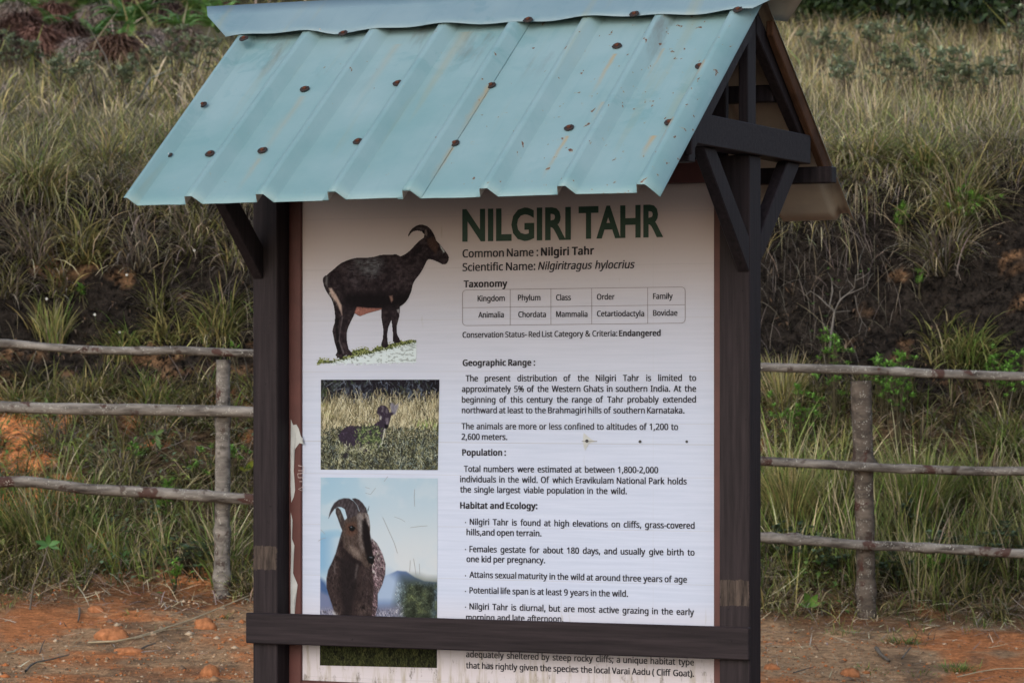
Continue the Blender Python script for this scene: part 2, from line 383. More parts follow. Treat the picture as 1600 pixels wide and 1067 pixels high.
# roof trusses at both ends
def truss(x_in, x_out, sgn, king_in, king_out):
    xo = x_out+sgn*.020
    a, b = sorted((x_in+sgn*.045, xo))
    box('tie_beam', M_rail, a, b, -.575, .413 if sgn > 0 else .42, 2.2685, 2.359)
    k0, k1 = sorted((king_in, king_out))
    box('king_post', M_post, k0, k1, -.100, -.029, 2.3592, ZR-.075)
    r0, r1 = sorted((x_out-sgn*.034, x_out-sgn*.0005))
    d = .078
    for q in (-1, 1):
        t0, t1 = TR+q*.012, TR+q*.535
        z = lambda t: ZR-abs(t-TR)*SL-.036
        poly = [(t0, z(t0)), (t1, z(t1)), (t1, max(2.3595, z(t1)-d)) if False else (t1, z(t1)-.004), (TR+q*.43, 2.3593), (TR+q*.405, 2.3593), (t0, z(t0)-d)]
        prism('rafter', M_post, poly, r0, r1)
    # knee braces
    b0, b1 = sorted((x_out-sgn*.038, x_out-sgn*.001))
    prism('knee_brace', M_post, [(-.474, 2.268), (-.3705, 2.268), (-.0875, 2.022), (-.0875, 1.915)], b0, b1)
    prism('knee_brace', M_post, [(.259, 2.268), (.375, 2.268), (.0115, 1.948), (.0115, 2.035)], b0, b1)
    # rough batten right under the sheet edge
    c0, c1 = sorted((x_out+sgn*.003, x_out+sgn*.026))
    for q in (-1, 1):
        t1 = TR+q*.600; t2 = TR+q*.08
        prism('batten', M_roughwood if q > 0 else M_post, [(t2, roofz(t2)-.014), (t1, roofz(t1)-.014), (t1, roofz(t1)-.078), (t2, roofz(t2)-.060)], c0, c1)
truss(.7243, .8215, 1, .790, .8205)
truss(-.786, -.874, -1, -.842, -.873)
# purlins
def purlin(t, top, h=.052, wd=.05, x0=-.93, x1=.882, m=M_post):
    box('purlin', m, x0, x1, t-wd/2, t+wd/2, top-h, top)
purlin(.520, 2.2665); purlin(-.600, 2.2665, x1=.835)
purlin(.24, roofz(.24)-.05, x0=-.87, x1=.786); purlin(-.30, roofz(-.30)-.05, x0=-.87, x1=.786)
box('ridge_beam', M_post, -.90, .786, TR-.02, TR+.02, ZR-.13, ZR-.055)

# ---- ribbed roof sheets
RIBS = [-.872, -.632, -.394, -.156, .084, .327, .566, .806]
HW, HL, HT, RH = .036, .020, .0125, .031
def rib_h(s, lo=-9, hi=9):
    h = 0
    for r in RIBS:
        d = s-r; b = HL if d < 0 else HW
        if abs(d) < b: h = max(h, RH*min(1, (b-abs(d))/(b-HT)))
    return h
def profile(s0, s1):
    xs = {s0, s1}
    for r in RIBS:
        for q in (-HL, -HT, HT, HW):
            if s0 < r+q < s1: xs.add(r+q)
    for v in np.arange(s0, s1, .04): xs.add(float(v))
    return sorted(xs)
EF, EB = .865, .865
def sheet(s0, s1, q, lift, seed, first=False, last=False):
    """q=-1 front slope, +1 rear slope. The rib profile runs along x, the sheet down the slope"""
    xs = profile(s0, s1); us = np.linspace(.0, 1.0, 22)
    nrm = Vector((0, q*math.sin(math.atan(SL)), math.cos(math.atan(SL))))
    V = []
    for u in us:
        d = .02+u*(EF-.02)
        for s in xs:
            h = rib_h(s)+lift+.002
            if s > .8185: h = RH*(1-(s-.8185)/.0235)+lift+.002
            sx = s
            if first: sx = s + (.026*(u-.5) + .006)*sstep(-.70, -.87, s) if q < 0 else s
            dd = d
            if u > .999: dd += .004*fbm(s*3, seed, 3, 3)*1.5 + (.003 if rib_h(s) > .01 else 0)
            hh = h + .0018*float(fbm(s*2+seed, u*3, 3, 2)) + (-.010*max(0, u-.88)*(1 if last and s > .80 else .3))
            y = TR+q*dd; z = ZR-dd*SL
            V.append(Vector((sx, y, z))+nrm*hh)
    n = len(xs); m = len(us); V = np.array(V); V2 = V-np.array(nrm)*.0014
    idx = np.arange(n*m).reshape(m, n)
    top = np.stack([idx[:-1, :-1], idx[1:, :-1], idx[1:, 1:], idx[:-1, 1:]], -1).reshape(-1, 4)
    if q > 0: top = top[:, ::-1]
    bot = top[:, ::-1]+n*m
    rim = list(idx[0])+list(idx[1:, -1])+list(idx[-1, ::-1][1:])+list(idx[::-1, 0][1:])
    side = np.array([[rim[i], rim[i+1], rim[i+1]+n*m, rim[i]+n*m] for i in range(len(rim)-1)])
    if q > 0: side = side[:, ::-1]
    me = np_mesh('roof_sheet', np.concatenate([V, V2]), [top, bot, side], None, matidx=[0]*len(top)+[1]*len(bot)+[0]*len(side))
    return link('roof_sheet', me, board, [M_roof, M_under])
fs = [sheet(-.872, -.118, -1, .0, 1, first=True), sheet(-.196, .122, -1, .0026, 2), sheet(.046, .8525, -1, .0003, 3, last=True)]
rs = [sheet(-.872, -.118, 1, .0, 4), sheet(-.196, .122, 1, .0026, 5), sheet(.046, .8525, 1, .0003, 6)]
for o, l in zip(fs, ('left teal sheet of the front roof slope', 'middle teal sheet of the front roof slope lapped over its neighbours', 'right teal sheet of the front roof slope with rust spots')): o['label'] = l

# ridge cap: two flanges whose ends are cut on the skew
def cap_side(q):
    ns, nu = 60, 5; V = []
    nrm = np.array((0, q*math.sin(math.atan(SL)), math.cos(math.atan(SL))))
    for j in range(nu+1):
        u = j/nu
        for i in range(ns+1):
            k = i/ns
            x = (-1.075+.155*u)*(1-k)+(1.002-.135*u)*k
            d = u*(.130 if q < 0 else .135)
            lift = .037+.0045*math.sin(k*21+q)*u*u+.004*u*math.sin(k*47)-(.010*u*u*math.exp(-((k-.215)/.03)**2) if q < 0 else 0)
            if u == 0: lift = .040
            V.append(np.array((x, TR+q*d, ZR-d*SL))+nrm*lift*(1 if u else .8)+np.array((0, 0, 0)))
    V = np.array(V)
    V[:ns+1, 1] = TR; V[:ns+1, 2] = ZR+.048
    return V, ns, nu
for q in (-1, 1):
    V, ns, nu = cap_side(q); n = ns+1; N = len(V); idx = np.arange(N).reshape(nu+1, n)
    top = np.stack([idx[:-1, :-1], idx[1:, :-1], idx[1:, 1:], idx[:-1, 1:]], -1).reshape(-1, 4)
    if q > 0: top = top[:, ::-1]
    bot = top[:, ::-1]+N; rim = list(idx[0])+list(idx[1:, -1])+list(idx[-1, ::-1][1:])+list(idx[::-1, 0][1:])
    side = np.array([[rim[i], rim[i+1], rim[i+1]+N, rim[i]+N] for i in range(len(rim)-1)])
    if q > 0: side = side[:, ::-1]
    off = np.array((0, q*.0012*.6, .0012*.8))
    o = link('ridge_cap', np_mesh('ridge_cap', np.concatenate([V, V-off]), [top, bot, side], None, smooth=False, matidx=[0]*len(top)+[1]*len(bot)+[0]*len(side)), board, [M_cap, M_under])
    if q < 0: capf = o

# ---- rusty roofing screws
def screw_mesh(seed, rr=1.0):
    rnd = random.Random(seed); bm = bmesh.new(); n = 14
    def ring(r, z, wob):
        return [bm.verts.new((r*(1+wob*rnd.uniform(-1, 1))*math.cos(2*math.pi*i/n), r*(1+wob*rnd.uniform(-1, 1))*math.sin(2*math.pi*i/n), z+rnd.uniform(-1, 1)*.0004)) for i in range(n)]
    a = ring(.0155*rr, .0002, .09); b = ring(.0150*rr, .0022, .12); c = ring(.0095, .0032, .04)
    F = []
    for p, q in ((a, b), (b, c)):
        for i in range(n): f = bm.faces.new((p[i], p[(i+1) % n], q[(i+1) % n], q[i])); f.material_index = 1
    h0 = [bm.verts.new((.0068*math.cos(math.pi/3*i), .0068*math.sin(math.pi/3*i), .003)) for i in range(6)]
    h1 = [bm.verts.new((.0064*math.cos(math.pi/3*i), .0064*math.sin(math.pi/3*i), .0068)) for i in range(6)]
    bm.faces.new(c).material_index = 1
    for i in range(6): bm.faces.new((h0[i], h0[(i+1) % 6], h1[(i+1) % 6], h1[i]))
    bm.faces.new(h1)
    me = bpy.data.meshes.new('screw'); bmesh.ops.recalc_face_normals(bm, faces=bm.faces); bm.to_mesh(me); bm.free(); return me
SM = [screw_mesh(i) for i in range(4)]; 
for m in SM: m.materials.append(M_rust); m.materials.append(M_washer)
SMz = screw_mesh(9); SMz.materials.append(M_zinc); SMz.materials.append(M_washer)
def slope_point(px, py, extra=0.0):
    """picture point -> local point on the front slope"""
    lo, hi = -.95, TR
    for _ in range(50):
        t = (lo+hi)/2; s, z = S(px, py, t)
        if z > roofz(t)+extra: lo = t
        else: hi = t
    return S(px, py, (lo+hi)/2)[0], (lo+hi)/2
def put_screw(me, parent, s, t, h, q=-1):
    o = bpy.data.objects.new('screw', me); C.objects.link(o); o.parent = parent
    a = math.atan(SL)
    o.location = (s, t, roofz(t)+h); o.rotation_euler = (-q*a if q > 0 else a, 0, random.uniform(0, 6))
    o.rotation_euler = Vector((0, q*math.sin(a), math.cos(a))).to_track_quat('Z', 'Y').to_euler()
    return o
SCR = [(316, 152), (262, 227, 'z'), (328, 244), (410, 239), (476, 143), (621, 134), (559, 225), (710, 223), (767, 130), (889, 204), (964, 76), (1052, 195), (1101, 107)]
for i, p in enumerate(SCR):
    s, t = slope_point(p[0], p[1], .0)
    for r_ in RIBS:
        if r_-HL-.014 < s < r_-HT: s = r_-HL-.014
    h = rib_h(s)
    if h > 0: s, t = slope_point(p[0], p[1], h/math.cos(math.atan(SL))); h = rib_h(s)
    par = fs[0] if s < -.157 else (fs[1] if s < .10 else fs[2])
    put_screw(SMz if len(p) > 2 else SM[i % 4], par, s, t, (h+.0055)/math.cos(math.atan(SL)))
for i, (px, py) in enumerate([(381, 61), (536, 53), (825, 32), (991, 23), (1153, 16)]):
    s, t = slope_point(px, py, .040*1.25); put_screw(SM[i % 4], capf, s, t, .0405/math.cos(math.atan(SL)))
for s in (-.8, -.5, 0, .3, .6):
    for t in (.25, .54): put_screw(SM[0], rs[0] if s < -.15 else (rs[1] if s < .1 else rs[2]), s, t, (rib_h(s)+.005)/.8, 1)

# ------------------------------------------------------------------ the poster
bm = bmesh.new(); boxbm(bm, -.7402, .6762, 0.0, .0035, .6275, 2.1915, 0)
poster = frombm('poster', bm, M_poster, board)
def flat_poly(name, pts, t, mat, parent=poster, px=True, **kw):
    bm = bmesh.new(); vs = []
    for p in pts:
        s, z = S(p[0], p[1], t) if px else p
        vs.append(bm.verts.new((s, t, z)))
    f = bm.faces.new(vs); bmesh.ops.triangulate(bm, faces=[f]); return frombm(name, bm, mat, parent, **kw)
# lettering: every word is set from the built-in font, fitted to its line
_tc = {}
try: FONT = bpy.data.fonts.load(bpy.utils.system_resource('DATAFILES')+'/fonts/NotoSansDevanagari-Regular.woff2' if False else bpy.utils.system_resource('DATAFILES')+'/fonts/NotoSansHebrew-Regular.woff2')
except Exception: FONT = None
def glyphs(txt, bold, ital):
    k = (txt, bold, ital)
    if k not in _tc:
        cu = bpy.data.curves.new('t', 'FONT'); cu.body = txt; cu.shear = .22 if ital else 0; cu.resolution_u = 3 if bold == 2 else 2
        cu.space_character = 1.06 if bold == 1 else 1.0
        if FONT and bold < 2: cu.font = FONT
        else: cu.offset = {0: .0035, 1: .019, 2: .034}[bold]
        o = bpy.data.objects.new('t', cu); C.objects.link(o); dg = bpy.context.evaluated_depsgraph_get()
        me = bpy.data.meshes.new_from_object(o.evaluated_get(dg)); n = len(me.vertices)
        co = np.empty(n*3, np.float32); me.vertices.foreach_get('co', co); co = co.reshape(-1, 3)[:, :2].copy()
        fl = [tuple(p.vertices) for p in me.polygons]
        bpy.data.objects.remove(o); bpy.data.curves.remove(cu); bpy.data.meshes.remove(me)
        if FONT and bold < 2:      # the bundled face is a hairline: give the strokes their weight by laying shifted copies side by side
            sx_, sy_ = {0: ((-.021, 0, .021), (-.010, .010)), 1: (np.linspace(-.038, .038, 4), (-.018, .018)), 2: (np.linspace(-.062, .062, 7), np.linspace(-.036, .036, 5))}[bold]
            C0, F0_ = co, fl; co = []; fl = []
            for a_ in sx_:
                for b_ in sy_: fl += [tuple(i+len(C0)*len(co) for i in f) for f in F0_]; co.append(C0+np.array((a_, b_*(1 if True else 0))))
            co = np.concatenate(co)
        _tc[k] = (co, fl)
    return _tc[k]
CAPH = float(glyphs('H', 0, 0)[0][:, 1].max())
def text_line(txt, x0, y0, x1, y1, cap, bold=0, ital=False, mat=None, cond=.94, t=-.0016, parent=None, name='lettering'):
    A = np.array(S(x0, y0, t)); B = np.array(S(x1, y1, t)); L = np.linalg.norm(B-A); u = (B-A)/L; v = np.array((0.0, 1.0))
    sz = (np.array(S(x0, y0-cap, t))-A)[1]/CAPH
    words = txt.split(' '); words = [w_ for w_ in words if w_]; G = [glyphs(w_, bold, ital) for w_ in words]
    wid = [g[0][:, 0].max()-g[0][:, 0].min() for g in G]; tot = sum(wid); n = len(words)
    sp = .23
    k = L/sz/(tot+sp*(n-1))
    if n > 3 and k > cond: k = cond
    gap = (L/sz-k*tot)/(n-1) if n > 1 else 0
    x = 0; V = []; F = []
    for g, w_ in zip(G, wid):
        co, fl = g; off = len(V)
        for c in co:
            p = A+u*((c[0]-co[:, 0].min())*k+x)*sz+v*c[1]*sz
            V.append((p[0], t, p[1]))
        F += [tuple(i+off for i in f) for f in fl]; x += w_*k+gap
    me = bpy.data.meshes.new(name); me.from_pydata(V, [], F)
    return link(name, me, parent or poster, mat or M_ink)
TX = [("NILGIRI", 722.3, 375.6, 891.9, 372.6, 39.4, 2), ("TAHR", 904, 371.4, 1036.3, 368.3, 39.4, 2),
 ("Common Name :", 722.6, 402.4, 841, 400, 12.3, 0), ("Nilgiri Tahr", 845, 399.6, 928.4, 397.6, 12.3, 1),
 ("Scientific Name:", 722.6, 423.6, 836.5, 421.8, 12.3, 0), ("Nilgiritragus hylocrius", 840.5, 421.6, 992, 419, 12.3, 3),
 ("Taxonomy", 724.4, 449, 792.7, 448, 10.5, 1),
 ("Kingdom", 746.2, 470.8, 788.7, 470.2, 8.9, 0), ("Phylum", 809.2, 469.6, 844.4, 469.3, 8.9, 0), ("Class", 868.8, 469.2, 892, 469, 8.9, 0), ("Order", 932.6, 468.2, 960.4, 468, 8.9, 0), ("Family", 1020.3, 467.2, 1051.2, 467, 8.9, 0),
 ("Animalia", 747.3, 496.3, 787.2, 496, 8.9, 0), ("Chordata", 809.7, 495.7, 853, 495.5, 8.9, 0), ("Mammalia", 868.8, 495.2, 918, 495, 8.9, 0), ("Cetartiodactyla", 932.6, 494.5, 1006.6, 494.2, 8.9, 0), ("Bovidae", 1020.3, 493.4, 1058.6, 493.1, 8.9, 0),
 ("Conservation Status- Red List Category & Criteria:", 722.6, 527.6, 964.6, 525.3, 9, 0), ("Endangered", 967.2, 525.2, 1032.3, 524.7, 9.2, 1),
 ("Geographic Range :", 722.8, 571.5, 836.3, 571, 9.7, 1),
 ("The present distribution of the Nilgiri Tahr is limited to", 727.4, 595.7, 1087.8, 595, 9.6, 0),
 ("approximately 5% of the Western Ghats in southern India. At the", 721.5, 612.3, 1087.8, 611.8, 9.6, 0),
 ("beginning of this century the range of Tahr probably extended", 721.5, 629, 1087.5, 628.7, 9.6, 0),
 ("northward at least to the Brahmagiri hills of southern Karnataka.", 721.5, 645.4, 1069.5, 645.7, 9.6, 0),
 ("The animals are more or less confined to altitudes of 1,200 to", 721, 670.4, 1059.6, 671.5, 9.6, 0),
 ("2,600 meters.", 721, 686.8, 792.7, 687.1, 9.6, 0), ("Population :", 722, 711.3, 790.6, 711.5, 9.7, 1),
 ("Total numbers were estimated at between 1,800-2,000", 724.7, 736.8, 1028.4, 738.9, 9.6, 0),
 ("individuals in the wild. Of which Eravikulam National Park holds", 718.8, 752.9, 1073, 756.4, 9.6, 0),
 ("the single largest viable population in the wild.", 718.8, 769, 979.5, 771.7, 9.6, 0), ("Habitat and Ecology:", 718.8, 794, 839.7, 794.8, 9.7, 1),
 ("Nilgiri Tahr is found at high elevations on cliffs, grass-covered", 733.8, 819.4, 1085.3, 825.6, 9.6, 0), ("hills,and open terrain.", 728.8, 835.6, 846, 837.5, 9.6, 0),
 ("Females gestate for about 180 days, and usually give birth to", 733.4, 861.9, 1085.3, 867.5, 9.6, 0), ("one kid per pregnancy.", 728.8, 877.5, 851.6, 879.4, 9.6, 0),
 ("Attains sexual maturity in the wild at around three years of age", 733.4, 901.9, 1073.4, 909.7, 9.6, 0), ("Potential life span is at least 9 years in the wild.", 733.4, 926.3, 981.3, 931.9, 9.6, 0),
 ("Nilgiri Tahr is diurnal, but are most active grazing in the early", 733.4, 951.3, 1084.4, 960.6, 9.6, 0), ("morning and late afternoon.", 728, 968.4, 880.3, 971.3, 9.6, 0),
 ("adequately sheltered by steep rocky cliffs; a unique habitat type", 728, 1026, 1084.4, 1039, 9.6, 0), ("that has rightly given the species the local Varai Aadu ( Cliff Goat).", 728, 1043.4, 1084.4, 1056.6, 9.6, 0)]
for a in TX:
    it = a[6] == 3
    text_line(a[0], *a[1:6], bold=0 if it else a[6], ital=it, mat=M_title if a[6] == 2 else M_ink)
for y in (816, 858, 899, 923.5, 948):
    c = (727.3, y); flat_poly('bullet_mark', [(c[0]+1.1*math.cos(a), c[1]+1.1*math.sin(a)) for a in np.linspace(0, 6.28, 7)[:-1]], -.0016, M_ink)
# taxonomy table: a rounded outline and its rules
def stroke(pts, wpx, closed=False, name='table_rule', mat=M_line, t=-.0014, parent=poster):
    P = [Vector(p) for p in pts]; n = len(P); A = []; B = []
    for i in range(n):
        p0 = P[i-1] if (i or closed) else P[i]; p1 = P[(i+1) % n] if (i < n-1 or closed) else P[i]
        d = (p1-p0).normalized(); nn = Vector((-d.y, d.x))*wpx/2; A.append(P[i]+nn); B.append(P[i]-nn)
    bm = bmesh.new(); va = []; vb = []
    for a, b in zip(A, B):
        s, z = S(a.x, a.y, t); va.append(bm.verts.new((s, t, z))); s, z = S(b.x, b.y, t); vb.append(bm.verts.new((s, t, z)))
    for i in range(n if closed else n-1):
        j = (i+1) % n; bm.faces.new((va[i], va[j], vb[j], vb[i]))
    return frombm(name, bm, mat, parent)
def rr(cs, r):
    out = []
    n = len(cs)
    for i in range(n):
        p = Vector(cs[i]); a = (Vector(cs[i-1])-p).normalized()*r; b = (Vector(cs[(i+1) % n])-p).normalized()*r
        for k in np.linspace(0, 1, 6): out.append(tuple(p+a*(1-k)**2+b*k**2))
    return out
stroke(rr([(722.6, 453.2), (1070.6, 448.4), (1070.6, 504.8), (722.6, 508.8)], 7), .8, True)
stroke([(722.6, 480.9), (1070.6, 476.3)], .7)
for x, a, b in ((797.1, 452.1, 508), (860.7, 451.3, 507.3), (924.5, 450.4, 506.5), (1011.9, 449.2, 505.5)): stroke([(x, a), (x, b)], .7)

# ---- printed pictures, painted point by point onto a fine grid of vertices
def sdist(X, Y, pts):
    """signed distance (negative inside) to a closed polygon"""
    P = np.array(pts, float); Q = np.roll(P, -1, 0); d = np.full(X.shape, 1e18); ins = np.zeros(X.shape, bool)
    for (x0, y0), (x1, y1) in zip(P, Q):
        ex, ey = x1-x0, y1-y0; L = ex*ex+ey*ey+1e-9; k = np.clip(((X-x0)*ex+(Y-y0)*ey)/L, 0, 1)
        d = np.minimum(d, (X-x0-k*ex)**2+(Y-y0-k*ey)**2)
        c = ((y0 > Y) != (y1 > Y)) & (X < (x1-x0)*(Y-y0)/(y1-y0+1e-12)+x0); ins ^= c
    d = np.sqrt(d); return np.where(ins, -d, d)
class Paint:
    def __init__(s, corners, org, sc, step=1.0):
        """corners: picture-point rectangle TL,TR,BR,BL; org, sc: the frame the outlines were traced in"""
        s.c = corners; W_ = int(abs(corners[1][0]-corners[0][0])/step)+1; H_ = int(abs(corners[3][1]-corners[0][1])/step)+1
        u, v = np.meshgrid(np.linspace(0, 1, W_), np.linspace(0, 1, H_)); c = np.array(corners, float)
        s.px = (c[0][0]*(1-u)+c[1][0]*u)*(1-v)+(c[3][0]*(1-u)+c[2][0]*u)*v; s.py = (c[0][1]*(1-u)+c[1][1]*u)*(1-v)+(c[3][1]*(1-u)+c[2][1]*u)*v
        s.X = (s.px-org[0])*sc; s.Y = (s.py-org[1])*sc; s.img = np.zeros(u.shape+(3,)); s.sh = u.shape
    def put(s, col, k):
        col = np.asarray(col, float); k = np.clip(k, 0, 1)[..., None]; s.img = s.img*(1-k)+col*k
    def poly(s, pts, col, soft=4, k=1.0, tex=0):
        m = np.clip(.5-sdist(s.X, s.Y, pts)/soft, 0, 1)*k
        if np.ndim(tex): m = m*tex
        s.put(col, m)
    def hairs(s, n, x, y, ang, ln, col=None, vary=(.6, 1.5), a=.75, inside=None):
        """paint n short strokes; without a colour each takes the tone under its root"""
        x0, x1, y0, y1 = s.X.min(), s.X.max(), s.Y.min(), s.Y.max(); h, w_ = s.sh
        xs = R.uniform(x[0], x[1], n); ys = R.uniform(y[0], y[1], n); an = R.normal(ang[0], ang[1], n); L_ = R.uniform(ln[0], ln[1], n); v = R.uniform(vary[0], vary[1], n)
        du = (x1-x0)/(w_-1); dv = (y1-y0)/(h-1); st_ = min(du, dv)*.9
        for i in range(n):
            k = np.arange(0, L_[i], st_); bend = R.normal(0, .4)
            aa = an[i]+bend*k/max(L_[i], 1e-6); px_ = ((xs[i]+np.cumsum(np.cos(aa))*st_-x0)/du).astype(int); py_ = ((ys[i]-np.cumsum(np.sin(aa))*st_-y0)/dv).astype(int)
            ok = (px_ >= 0) & (px_ < w_) & (py_ >= 0) & (py_ < h); px_, py_ = px_[ok], py_[ok]
            if not len(px_): continue
            if inside is not None:
                q = inside[py_, px_]; px_, py_ = px_[q], py_[q]
                if not len(px_): continue
            c = (s.img[py_[0], px_[0]] if col is None else np.array(col[R.integers(0, len(col))], float))*v[i]
            s.img[py_, px_] = s.img[py_, px_]*(1-a)+np.clip(c, 0, 245)*a
    def mesh(s, name, ref, keep=None, t=-.0010, alb=.45):
        lum = lin(np.array(ref)); col = np.clip(lin(np.clip(s.img, 0, 255))/lum*alb, .004, .85)
        P = np.array([S(a, b, t) for a, b in zip(s.px.ravel(), s.py.ravel())]); h, w_ = s.sh
        V = np.stack([P[:, 0], np.full(len(P), t), P[:, 1]], 1); idx = np.arange(h*w_).reshape(h, w_)
        f = np.stack([idx[:-1, :-1], idx[1:, :-1], idx[1:, 1:], idx[:-1, 1:]], -1)
        if keep is not None: f = f[keep[:-1, :-1] & keep[1:, 1:] & keep[1:, :-1] & keep[:-1, 1:]]
        f = f.reshape(-1, 4)
        used = np.zeros(len(V), bool); used[f.ravel()] = True; mp_ = np.cumsum(used)-1
        return link('printed_picture', np_mesh(name, V[used], [mp_[f]], col.reshape(-1, 3)[used]), poster, M_print)

# picture 1: the standing animal, cut out, on a scrap of ground
p = Paint([(493, 347), (704, 347), (704, 571), (493, 571)], (490, 340), 4.448, .6)
body = [(62, 440), (65, 415), (78, 402), (90, 400), (110, 380), (130, 365), (160, 338), (190, 315), (222, 300), (255, 288), (290, 280), (330, 277), (380, 277), (420, 272), (460, 260), (490, 257), (520, 258), (550, 256), (575, 253), (605, 268), (640, 250), (665, 230), (690, 205), (715, 178), (740, 155), (765, 138), (768, 120), (750, 98), (720, 92), (695, 97), (680, 108), (666, 126), (655, 142), (656, 120), (666, 98), (685, 74), (710, 57), (735, 49), (760, 49), (790, 59), (812, 76), (828, 98), (842, 125), (855, 160), (875, 180), (888, 195), (903, 215), (920, 236), (934, 255), (942, 275), (940, 298), (930, 316), (915, 328), (890, 325), (870, 314), (850, 305), (825, 295), (800, 290), (790, 300), (775, 330), (760, 360), (745, 385), (728, 408), (710, 430), (698, 450), (690, 470), (680, 515), (660, 562), (645, 584), (630, 600), (600, 620), (600, 650), (597, 690), (588, 720), (580, 750), (578, 780), (581, 810), (595, 835), (607, 862), (590, 872), (565, 872), (550, 862), (550, 835), (548, 790), (544, 750), (540, 715), (528, 745), (520, 765), (512, 810), (515, 860), (522, 890), (500, 908), (478, 900), (468, 878), (480, 840), (483, 780), (476, 735), (470, 700), (468, 642), (430, 652), (380, 665), (330, 685), (320, 688), (285, 668), (277, 690), (262, 720), (245, 755), (233, 790), (230, 830), (234, 870), (245, 912), (272, 945), (262, 960), (238, 955), (212, 962), (195, 980), (165, 975), (150, 955), (163, 930), (155, 900), (145, 870), (137, 830), (129, 790), (136, 755), (145, 730), (148, 690), (145, 650), (139, 615), (130, 585), (118, 560), (100, 535), (85, 510), (70, 475)]
grass_ = [(20, 1012), (40, 982), (80, 988), (130, 992), (165, 985), (235, 955), (270, 925), (310, 915), (345, 905), (400, 925), (430, 900), (475, 890), (520, 880), (560, 868), (610, 862), (660, 848), (714, 850), (714, 872), (714, 1006), (600, 1010), (400, 1013), (150, 1012)]
n1 = fbm(p.X, p.Y, 4, .05, 1); n2 = fbm(p.X, p.Y, 4, .14, 2); nf = fbm(p.X*.35, p.Y, 4, .12, 3)
p.img[:] = (40, 30, 34)
p.put((60, 47, 50), sstep(-.05, .25, n1)*.8); p.put((22, 16, 20), sstep(.0, .3, -n1)*.8)
bd = -sdist(p.X, p.Y, body)
p.poly([(280, 285), (440, 272), (482, 315), (476, 360), (440, 400), (400, 420), (350, 400), (310, 350)], (110, 106, 112), 70, .9, sstep(-.5, .4, nf)*1.0)
p.poly([(200, 330), (280, 330), (320, 430), (310, 500), (250, 440)], (88, 76, 82), 60, .7, sstep(-.3, .3, nf))
p.poly([(520, 300), (600, 300), (690, 400), (640, 480), (560, 430)], (72, 58, 62), 70, .6, sstep(-.3, .3, nf))
p.poly([(200, 520), (700, 520), (640, 610), (480, 640), (300, 630), (200, 600)], (14, 9, 12), 60, .8)
p.poly([(283, 664), (300, 620), (380, 628), (475, 630), (468, 644), (390, 664), (330, 690)], (146, 92, 84), 8, .95)
p.poly([(105, 490), (125, 490), (160, 540), (195, 610), (198, 680), (182, 640), (160, 590), (122, 545)], (182, 150, 142), 12, .95)
p.poly([(148, 700), (160, 690), (182, 700), (170, 760), (175, 850), (200, 930), (180, 960), (160, 900)], (12, 8, 10), 10, .7)
p.poly([(196, 690), (206, 690), (190, 760), (180, 850), (215, 940), (205, 950), (175, 860)], (120, 105, 110), 8, .6)
p.poly([(525, 545), (548, 540), (552, 575), (540, 590)], (150, 110, 100), 10, .8)
p.poly([(577, 640), (598, 632), (600, 670), (590, 665)], (150, 140, 145), 8, .8)
p.poly([(545, 800), (556, 800), (552, 840)], (150, 140, 145), 6, .7)
p.poly([(785, 150), (835, 130), (850, 150), (870, 200), (850, 250), (800, 200)], (74, 50, 44), 16, .8)
p.poly([(874, 180), (884, 190), (912, 236), (905, 246), (884, 215)], (176, 172, 176), 7, .95)
p.poly([(772, 84), (784, 84), (792, 110), (786, 130), (772, 120)], (120, 100, 96), 6, .8)
p.poly([(85, 405), (100, 410), (95, 480), (80, 460)], (120, 112, 114), 12, .7)
p.poly([(660, 135), (680, 95), (720, 68), (770, 70), (810, 100), (780, 80), (720, 80), (690, 95)], (80, 70, 70), 8, .6)
p.hairs(3200, (60, 940), (50, 980), (-2.0, .5), (6, 22), vary=(.55, 1.7), a=.55, inside=bd > 0)
p.put((10, 7, 9), sstep(7, 0, bd)*sstep(-2, 0, bd)*.5)
gm = (sdist(p.X, p.Y, grass_) < 0) | ((sdist(p.X, p.Y, grass_) < 14) & (n2+n1*.5 > .02) & (p.Y > 845) & (p.X < 714))
inb = sdist(p.X, p.Y, body) < 0
gl = (p.Y-(1006-(p.X-150)*.245))
k = (~inb) & gm
gcol = np.where((n2 > .0)[..., None], (118, 118, 70), (58, 62, 40)).astype(float); gcol = np.where((n2 > .2)[..., None], (138, 136, 96), gcol)
wcol = np.where((fbm(p.X*.5, p.Y, 4, .11, 6) > .10)[..., None], (150, 150, 152), (196, 196, 202)).astype(float)
blend = sstep(-10, 4, gl+n2*40)[..., None]
p.img = np.where(k[..., None], gcol*(1-blend)+wcol*blend, p.img)
p.mesh('printed_picture', (182, 172, 174), keep=inb | gm)

# picture 2: an animal in long grass
p = Paint([(501.4, 593.2), (686.6, 593), (684.2, 734.2), (501, 733.4)], (440, 570), 5.081, .9)
X, Y = p.X, p.Y
st = fbm(X+Y*.15, Y*.2, 4, .06, 1); bl = fbm(X, Y, 4, .022, 2); fn = fbm(X, Y, 4, .045, 3); fn2 = fbm(X, Y, 3, .09, 5)
p.img[:] = (30, 27, 38)
def P2(col, k): p.put(col, k)
top = sstep(330, 200, Y+bl*160)
P2((66, 78, 58), sstep(-.1, .2, fn)*sstep(520, 380, X)*.9); P2((110, 122, 150), sstep(-.12, .2, fn)*top*.8*sstep(350, 430, X)*sstep(760, 640, X)*sstep(130, 170, Y)); P2((96, 112, 140), sstep(.03, .2, fn)*top*.8*sstep(960, 1010, X)*sstep(1190, 1130, X))
P2((22, 19, 28), sstep(1130, 1190, X)*sstep(330, 300, Y)*.9); P2((30, 26, 36), sstep(280, 120, Y)*sstep(-.02, -.2, bl)*.6)
